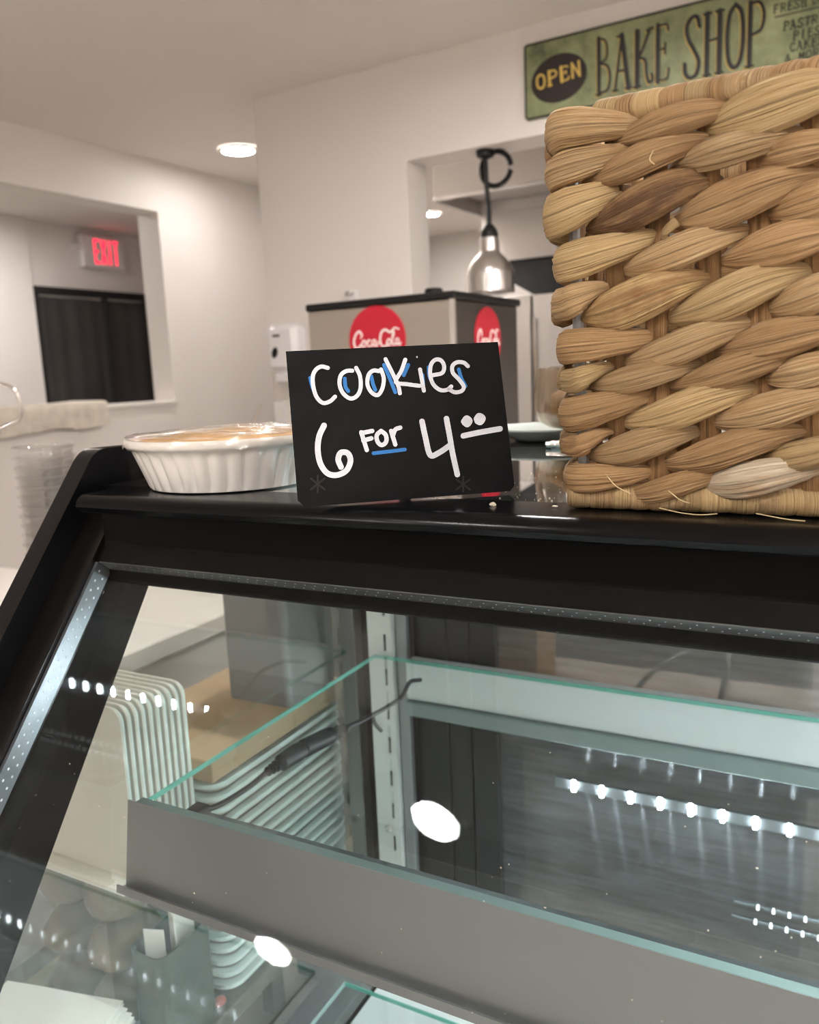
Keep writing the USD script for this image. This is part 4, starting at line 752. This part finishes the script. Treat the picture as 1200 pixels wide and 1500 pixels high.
def scallop(r, z0, z1, z2):
    n = 120; a = np.arange(n) / n * 2 * np.pi; w = 1 + .04 * np.cos(a * 22); V = []
    for rr, z, k in [(r * .84, z0, 0), (r * .95, z0 + .008, 0), (r, z0 + .024, .2), (r * .99, z0 + .045, .4), (r * .95, z1 - .006, .9), (r * .955, z1, 1), (r * .94, z1 + .002, 1), (r * .90, z1 - .003, .8), (r * .86, z1 - .001, .3), (r * .80, z2 - .004, 0), (.0001, z2 - .002, 0)]:
        q = rr * (1 + (w - 1) * k); V.append(np.stack([q * np.cos(a), q * np.sin(a), np.full(n, z)], 1))
    q = np.arange(n); s = (q + 1) % n; F = []
    for i in range(len(V) - 1): F += [np.stack([i * n + q, i * n + s, (i + 1) * n + s], 1), np.stack([i * n + q, (i + 1) * n + s, (i + 1) * n + q], 1)]
    return trimesh.Trimesh(np.vstack(V), np.vstack(F), process=False)
pc.add('clear_shell', scallop(.118, .019, .100, .108), 'lid_plastic', local=True, smooth=40)
pc.add('base_tray', lathe([(.0001, .019), (.094, .019), (.100, .024), (.102, .030), (.096, .028), (.0001, .023)], 48), 'steel', local=True, smooth=40)
for k in range(7):
    t = Thing('pastry', 'golden glazed pastry roll in the scalloped container, one of the ring', 'pastry', (PCX + (.066 * math.cos(k * 1.047) if k < 6 else 0), PCY + (.066 * math.sin(k * 1.047) if k < 6 else 0), 1.299), 0, 'pastries in the scalloped container')
    b = trimesh.creation.icosphere(3, 1.0); d = meshkit.fbm(b.vertices * 2 + k * 5, 3); b.vertices = b.vertices * (.85 + .3 * d)[:, None] * [.034, .034, .026] + [0, 0, .022]; t.add('crust', b, 'pastry_gold', local=True, smooth=True)
tg = Thing('serving_tongs', 'silver serving tongs lying on the black rear edge of the case top', 'tongs', (-.27, 1.045, 1.2705))
for s in (-1, 1):
    P = smooth_path([(-.345, 1.035 + s * .009, 1.2747), (-.32, 1.038 + s * .011, 1.2755), (-.27, 1.046 + s * .009, 1.277), (-.20, 1.052 + s * .002, 1.279)], 8); m = tube(P, .0042, 8); tg.add('arm', m, 'chrome', smooth=60)
tg.add('hinge', tube([(-.205, 1.0515, 1.279), (-.19, 1.0535, 1.2795)], .006, 10), 'chrome', smooth=60)

# ================================================================== WOVEN BASKET
YF = .588; BX0, BX1, BYB = -.186, .175, .84; BZ0, BZ1 = 1.2705, 1.551
bk = Thing('woven_basket', 'tan water hyacinth basket woven in thick twisted strands on the case top', 'basket', (0, .71, 1.2705))
def strand(P, hh, dd, seed, U0=(0, 0, 1.), n_around=56, rough=1., flat=.0):
    """a bundle of fibres swept along P: half height hh, half depth dd per point, with ridges that run along it"""
    P = np.asarray(P, float); k = len(P); T = np.gradient(P, axis=0); T /= np.linalg.norm(T, axis=1, keepdims=True)
    U = np.asarray(U0) - T * (T @ np.asarray(U0))[:, None]; U /= np.linalg.norm(U, axis=1, keepdims=True); N = np.cross(T, U)
    a = np.arange(n_around) / n_around * 2 * np.pi; s = np.concatenate([[0], np.cumsum(np.linalg.norm(np.diff(P, axis=0), axis=1))])
    S, A = np.meshgrid(s, a, indexing='ij')
    co = np.stack([S * 25 + seed * 13.1, np.cos(A) * 1.6 + seed, np.sin(A) * 1.6], -1); c2 = np.stack([S * 22 + seed * 3.3, np.cos(A) * 6.5, np.sin(A) * 6.5 + seed], -1)
    ridge = 1 - np.abs(2 * meshkit.noise(c2, seed) - 1)
    R = 1 + rough * ((.16 * (meshkit.fbm(co, 2, seed) - .5) + .20 * (ridge - .65) + .08 * (meshkit.noise(c2 * [1.2, 2.3, 2.3], seed + 5) - .5)))
    sq = (np.abs(np.cos(A)) ** 2.2 + np.abs(np.sin(A)) ** 2.2) ** (-1 / 2.2)
    V = P[:, None] + (R * sq * np.sin(A) * hh[:, None])[..., None] * U[:, None] + (R * sq * np.cos(A) * dd[:, None])[..., None] * N[:, None]
    idx = np.arange(k * n_around).reshape(k, n_around); q = idx; nx = np.roll(idx, -1, 1); F = np.vstack([np.stack([q[:-1].ravel(), nx[:-1].ravel(), nx[1:].ravel()], 1), np.stack([q[:-1].ravel(), nx[1:].ravel(), q[1:].ravel()], 1)])
    V = V.reshape(-1, 3); uv = np.stack([(S + seed * .37).ravel(), (A / (2 * np.pi) + seed * .173).ravel()], 1)
    V = np.vstack([V, P[0], P[-1]]); uv = np.vstack([uv, [uv[0], uv[-1]]]); c = k * n_around; nn = n_around
    F = np.vstack([F, np.stack([np.full(nn, c), np.roll(np.arange(nn), -1), np.arange(nn)], 1), np.stack([np.full(nn, c + 1), (k - 1) * nn + np.arange(nn), (k - 1) * nn + np.roll(np.arange(nn), -1)], 1)])
    m = trimesh.Trimesh(V, F, process=False)
    return m, uv
ST = [([-194.0,1537.7],[-131.9,1534.0],13.0,1),([-146.3,1525.2],[-72.4,1533.6],8.8,0),([-84.8,1523.9],[-2.7,1535.7],15.8,0),([-194.4,1511.2],[-137.2,1516.5],10.9,1),([-166.1,1502.1],[-88.6,1517.7],9.7,0),([-105.5,1503.5],[-31.1,1511.0],9.7,0),([-52.6,1499.4],[-6.3,1502.3],9.4,0),
([-196.3,1481.7],[-145.9,1491.9],15.1,1),([-162.8,1470.7],[-86.2,1492.7],13.4,2),([-105.1,1468.0],[-21.3,1487.1],13.9,0),([-44.9,1460.7],[-2.9,1462.1],4.6,0),([-46.0,1465.7],[-3.4,1474.3],10.5,0),([-189.6,1447.9],[-123.0,1458.7],13.0,1),([-139.3,1440.2],[-61.9,1457.8],10.5,0),([-74.2,1440.1],[-5.9,1451.2],12.2,0),
([-191.0,1420.2],[-156.2,1428.2],11.1,1),([-166.7,1409.5],[-87.1,1430.0],14.7,3),([-108.6,1404.4],[-26.4,1429.0],12.6,0),([-44.2,1406.1],[-1.1,1420.3],10.9,0),([-187.5,1389.1],[-122.5,1392.3],11.8,1),([-138.0,1376.5],[-56.5,1397.8],10.1,0),([-77.0,1381.3],[-1.7,1394.2],12.2,0),
([-185.1,1365.0],[-152.9,1372.6],8.8,1),([-161.2,1360.3],[-91.3,1373.4],8.8,0),([-107.0,1358.7],[-26.4,1377.7],9.7,0),([-43.9,1362.1],[1.0,1372.4],10.1,0),([-186.7,1340.5],[-124.5,1351.9],12.0,1),([-139.1,1333.5],[-55.4,1356.2],10.9,0),([-79.2,1334.1],[.1,1351.6],10.9,0),
([-184.0,1317.1],[-151.9,1325.9],7.8,1),([-162.6,1310.1],[-92.7,1327.6],10.5,0),([-112.0,1303.8],[-25.6,1327.4],10.9,0),([-43.3,1308.2],[3.2,1321.1],8.8,0),([-182.8,1293.0],[-123.1,1297.9],10.5,4),([-139.1,1281.1],[-75.4,1298.2],7.6,0),([-85.8,1289.7],[-11.6,1304.4],10.9,5)]
LOOKS = ['strand_tan', 'strand_warm', 'strand_gold', 'strand_tan', 'strand_warm']
def front_strand(i, a, b, h, kind, n=60):
    xa, za, xb, zb = a[0] / 1000, a[1] / 1000, b[0] / 1000, b[1] / 1000; h = h / 1000
    if kind in (1, 4):   # strand that comes round the left corner
        zl, zc = za, zb; e = np.array([(xa + .006, YF + .052, zl - .001), (xa + .0005, YF + .026, zl), (xa + .003, YF + .006, zl), (xa + .013, YF - .004, zl + .0005), (xa + (xb - xa) * .55, YF - .0055, zl + (zc - zl) * .45), (xb - .004, YF + .001, zc), (xb + .008, YF + .009, zc + .002)])
        P = smooth_path(e, 9); t = np.linspace(0, 1, len(P)); hh = h * np.interp(t, [0, .1, .45, .6, .75, .9, 1], [.75, .9, 1., .96, .72, .42, .2]); dd = np.interp(t, [0, .3, .7, 1], [.005, .0065, .007, .003])
        return strand(P, hh, dd, i + 1)
    t = np.linspace(0, 1, n); L_ = math.hypot(xb - xa, zb - za)
    sway = math.sin(i * 2.7) * .04 * L_
    x = xa - .006 + (xb - xa + .014) * t; z = za + (zb - za) * (t + .10 * np.sin(2 * np.pi * t) * -1) + sway * np.sin(np.pi * t) * .25
    pk = .44 + .06 * math.sin(i * 1.9); tt = np.where(t < pk, t / pk * .5, .5 + (t - pk) / (1 - pk) * .5); hh = h * .95 * np.maximum(np.sin(np.pi * np.clip(tt, 0, 1)), 0) ** .82 + .0012
    y = YF + .010 - (.0165) * np.sin(np.pi * np.clip(t * 1.0, 0, 1)) ** .6; dd = np.minimum(hh * .62, .0085) * (.65 + .35 * np.sin(np.pi * t)) + .0006
    return strand(np.stack([x, y, z], 1), hh, dd, i + 1)
for i, (a, b, h, kind) in enumerate(ST):
    m, uv = front_strand(i, a, b, h, kind)
    look = {2: 'strand_stained', 3: 'strand_patch', 5: 'strand_pale', 4: 'strand_warm'}.get(kind, LOOKS[i % 5])
    bk.add('strand', m, look, smooth=True, uv=uv, label={2: 'strand with dark brown stains', 3: 'golden strand with a rusty patch', 5: 'bleached pale grey strand'}.get(kind))
# the front beyond the frame and the other three sides, woven in the same courses
ROWS = [1533, 1508, 1480, 1450, 1419, 1388, 1366, 1343, 1318, 1292]; RH = [11, 9.5, 13, 11, 12.5, 11, 9, 11, 9.5, 9.5]; sd = 60
for r_, (z0, h0) in enumerate(zip(ROWS, RH)):
    for k in range(3):
        xs = -.018 + k * .068 + (.03 if r_ % 2 else 0); xe = min(xs + .085, .186)
        if xs > .15: continue
        sd += 1; m, uv = front_strand(sd, (xs * 1000, z0 - 7), (xe * 1000, z0 + 8), h0, 0, 28); bk.add('strand', m, LOOKS[sd % 5], smooth=True, uv=uv)
    for side in ('left', 'right', 'back'):
        n_ = 3 if side != 'back' else 4; L0 = (BYB - YF) if side != 'back' else (BX1 - BX0)
        for k in range(n_):
            sd += 1; f0 = (k - .08 + (.12 if r_ % 2 else 0)) / n_ * L0; f1 = f0 + L0 / n_ * 1.22; t = np.linspace(0, 1, 22); w = f0 + (f1 - f0) * t; w = np.clip(w, .030 if side == 'left' else 0, L0 - .004); zz = z0 / 1000 - .005 + .012 * t
            out = -.009 + .014 * np.sin(np.pi * t) ** .6; flare = (z0 / 1000 - BZ0) / (BZ1 - BZ0) * .010
            P = np.stack([BX0 - flare - out, YF + w, zz], 1) if side == 'left' else np.stack([BX1 + flare + out, YF + w, zz], 1) if side == 'right' else np.stack([BX0 + w, BYB + out, zz], 1)
            hh = h0 / 1000 * np.sin(np.pi * np.clip(t, .02, .98)) ** .7 + .001
            m, uv = strand(P, hh, np.minimum(hh * .6, .0075), sd, n_around=20); bk.add('strand', m, LOOKS[sd % 5], smooth=True, uv=uv)
def stake(x0, x1, y, w, sdd):
    n = 40; t = np.linspace(0, 1, n); P = np.stack([x0 + (x1 - x0) * t, np.full(n, y) + .0025 * np.sin(t * 31), 1.540 + (1.282 - 1.540) * t], 1)
    return strand(P, np.full(n, w / 2), np.full(n, .003), sdd, U0=(1., 0, 0), n_around=24)
for k, (a, b, w) in enumerate([(-.1481, -.1456, .013), (-.1202, -.1158, .0155), (-.0875, -.0810, .0150), (-.0557, -.0472, .0160), (-.0264, -.0163, .014), (.012, .014, .015), (.045, .046, .015), (.08, .08, .015), (.115, .113, .015), (.15, .147, .015)]):
    m, uv = stake(a, b, YF + .0035, w, 200 + k); bk.add('stake', m, 'stake_brown', smooth=True, uv=uv)
for k, y in enumerate((.63, .68, .73, .78)):
    for x in (BX0 + .003, BX1 - .003):
        n = 12; P = np.stack([np.full(n, x), np.full(n, y), np.linspace(1.540, 1.282, n)], 1); m, uv = strand(P, np.full(n, .007), np.full(n, .003), 230 + k, U0=(0, 1., 0), n_around=12); bk.add('stake', m, 'stake_brown', smooth=True, uv=uv)
for k, x in enumerate((-.14, -.08, -.02, .04, .10, .15)):
    n = 12; P = np.stack([np.full(n, x), np.full(n, BYB - .003), np.linspace(1.540, 1.282, n)], 1); m, uv = strand(P, np.full(n, .007), np.full(n, .003), 240 + k, U0=(1., 0, 0), n_around=12); bk.add('stake', m, 'stake_brown', smooth=True, uv=uv)
bk.add('wire_upright', tube([(BX0 + .014, YF + .012, 1.276), (BX0 + .005, YF + .012, 1.542)], .0042, 8), 'rail_metal')
bk.add('wire_upright', [tube([(BX1 - .012, YF + .012, 1.276), (BX1 - .004, YF + .012, 1.542)], .0042, 8)], 'rail_metal')
bk.add('bottom', box(BX0 + .008, BX1 - .008, YF + .006, BYB - .006, 1.2715, 1.277), 'stake_brown')
def wraps(p, q, r, wmin, wmax, slant, sdd, U=(0, 0, 1.)):
    """a rim wound with strips: each strip a short slanted sleeve that bulges over the next"""
    p, q = np.array(p, float), np.array(q, float); L_ = np.linalg.norm(q - p); T = (q - p) / L_; U = np.array(U); N = np.cross(T, U); rg = random.Random(sdd); s = 0; out = []
    while s < L_ - .002:
        w = min(rg.uniform(wmin, wmax), L_ - s + .002); n, na = 10, 28; a = np.arange(na) / na * 2 * np.pi; t = np.linspace(0, 1, n); S, A = np.meshgrid(t, a, indexing='ij'); sd_ = sdd + len(out)
        sl = slant * rg.uniform(.6, 1.3); al = s + S * (w + .0035) + sl * np.cos(A)
        rr = r * (.94 + .16 * np.sin(np.pi * np.clip(S * .9 + .1, 0, 1)) ** .6 + .06 * (meshkit.noise(np.stack([S * 5 + sd_, A * 2, S * 0], -1), sd_) - .5) + .05 * (meshkit.noise(np.stack([S * 14 + sd_, A * .8, S * 0], -1), sd_ + 3) - .5)); rr = np.where((S == 0) | (S == 1), r * .80, rr)
        V = p + al[..., None] * T + (rr * np.sin(A))[..., None] * U - (rr * np.cos(A) * .9)[..., None] * N
        ix = np.arange(n * na).reshape(n, na); nx = np.roll(ix, -1, 1); F = np.vstack([np.stack([ix[:-1].ravel(), nx[1:].ravel(), nx[:-1].ravel()], 1), np.stack([ix[:-1].ravel(), ix[1:].ravel(), nx[1:].ravel()], 1)])
        m = trimesh.Trimesh(V.reshape(-1, 3), F, process=False); m.fix_normals(); uv = np.stack([(A / (2 * np.pi) * .06 + sd_ * .7).ravel(), (S * .35 + sd_ * .21).ravel()], 1); out.append((m, uv)); s += w
    return out
for m, uv in wraps((-.158, YF + .004, 1.5445), (.186, YF + .004, 1.5455), .0092, .010, .020, .006, 300): bk.add('rim_wrap', m, LOOKS[RNG.randrange(3)], smooth=True, uv=uv)
for m, uv in wraps((-.183, YF + .002, 1.2800), (.176, YF + .002, 1.2800), .0085, .011, .022, -.003, 340): bk.add('base_wrap', m, ['strand_gold', 'strand_tan', 'strand_gold'][RNG.randrange(3)], smooth=True, uv=uv)
for xx, zz in ((-.186, 1.5445), (.183, 1.5445), (-.181, 1.2800), (.172, 1.2800)):
    for m, uv in wraps((xx, YF + .03, zz), (xx, BYB, zz), .0088, .016, .026, .004, 380 + int(zz)): bk.add('rim_wrap', m, LOOKS[RNG.randrange(3)], smooth=True, uv=uv)
for zz in (1.5445, 1.2800):
    for m, uv in wraps((-.186, BYB, zz), (.183, BYB, zz), .0088, .016, .026, .004, 420 + int(zz)): bk.add('rim_wrap', m, LOOKS[RNG.randrange(3)], smooth=True, uv=uv)
# loose fibres
for pts in ([(-.118, YF - .0125, 1.5125), (-.120, YF - .0145, 1.5065), (-.117, YF - .014, 1.503)], [(-.15, YF - .012, 1.298), (-.142, YF - .014, 1.290), (-.132, YF - .0125, 1.2845)], [(-.113, YF - .009, 1.2745), (-.098, YF - .013, 1.2725), (-.085, YF - .014, 1.2718), (-.074, YF - .011, 1.2725)], [(-.05, YF - .010, 1.2735), (-.03, YF - .016, 1.2715), (-.02, YF - .018, 1.2713)], [(-.107, YF - .012, 1.288), (-.098, YF - .0135, 1.2815), (-.092, YF - .011, 1.279)]):
    bk.add('loose_fibre', tube(smooth_path(pts, 8), .0004, 5), 'straw')
# the price-sign's little snag: torn strand end near the middle of the third course
m, uv = strand(smooth_path([(-.104, YF - .006, 1.4665), (-.1085, YF - .009, 1.4625), (-.1115, YF - .0095, 1.4585), (-.1095, YF - .008, 1.4555)], 8), np.linspace(.0035, .0018, 25), np.linspace(.002, .0012, 25), 500, n_around=16)
bk.add('torn_end', m, 'strand_gold', smooth=True, uv=uv)
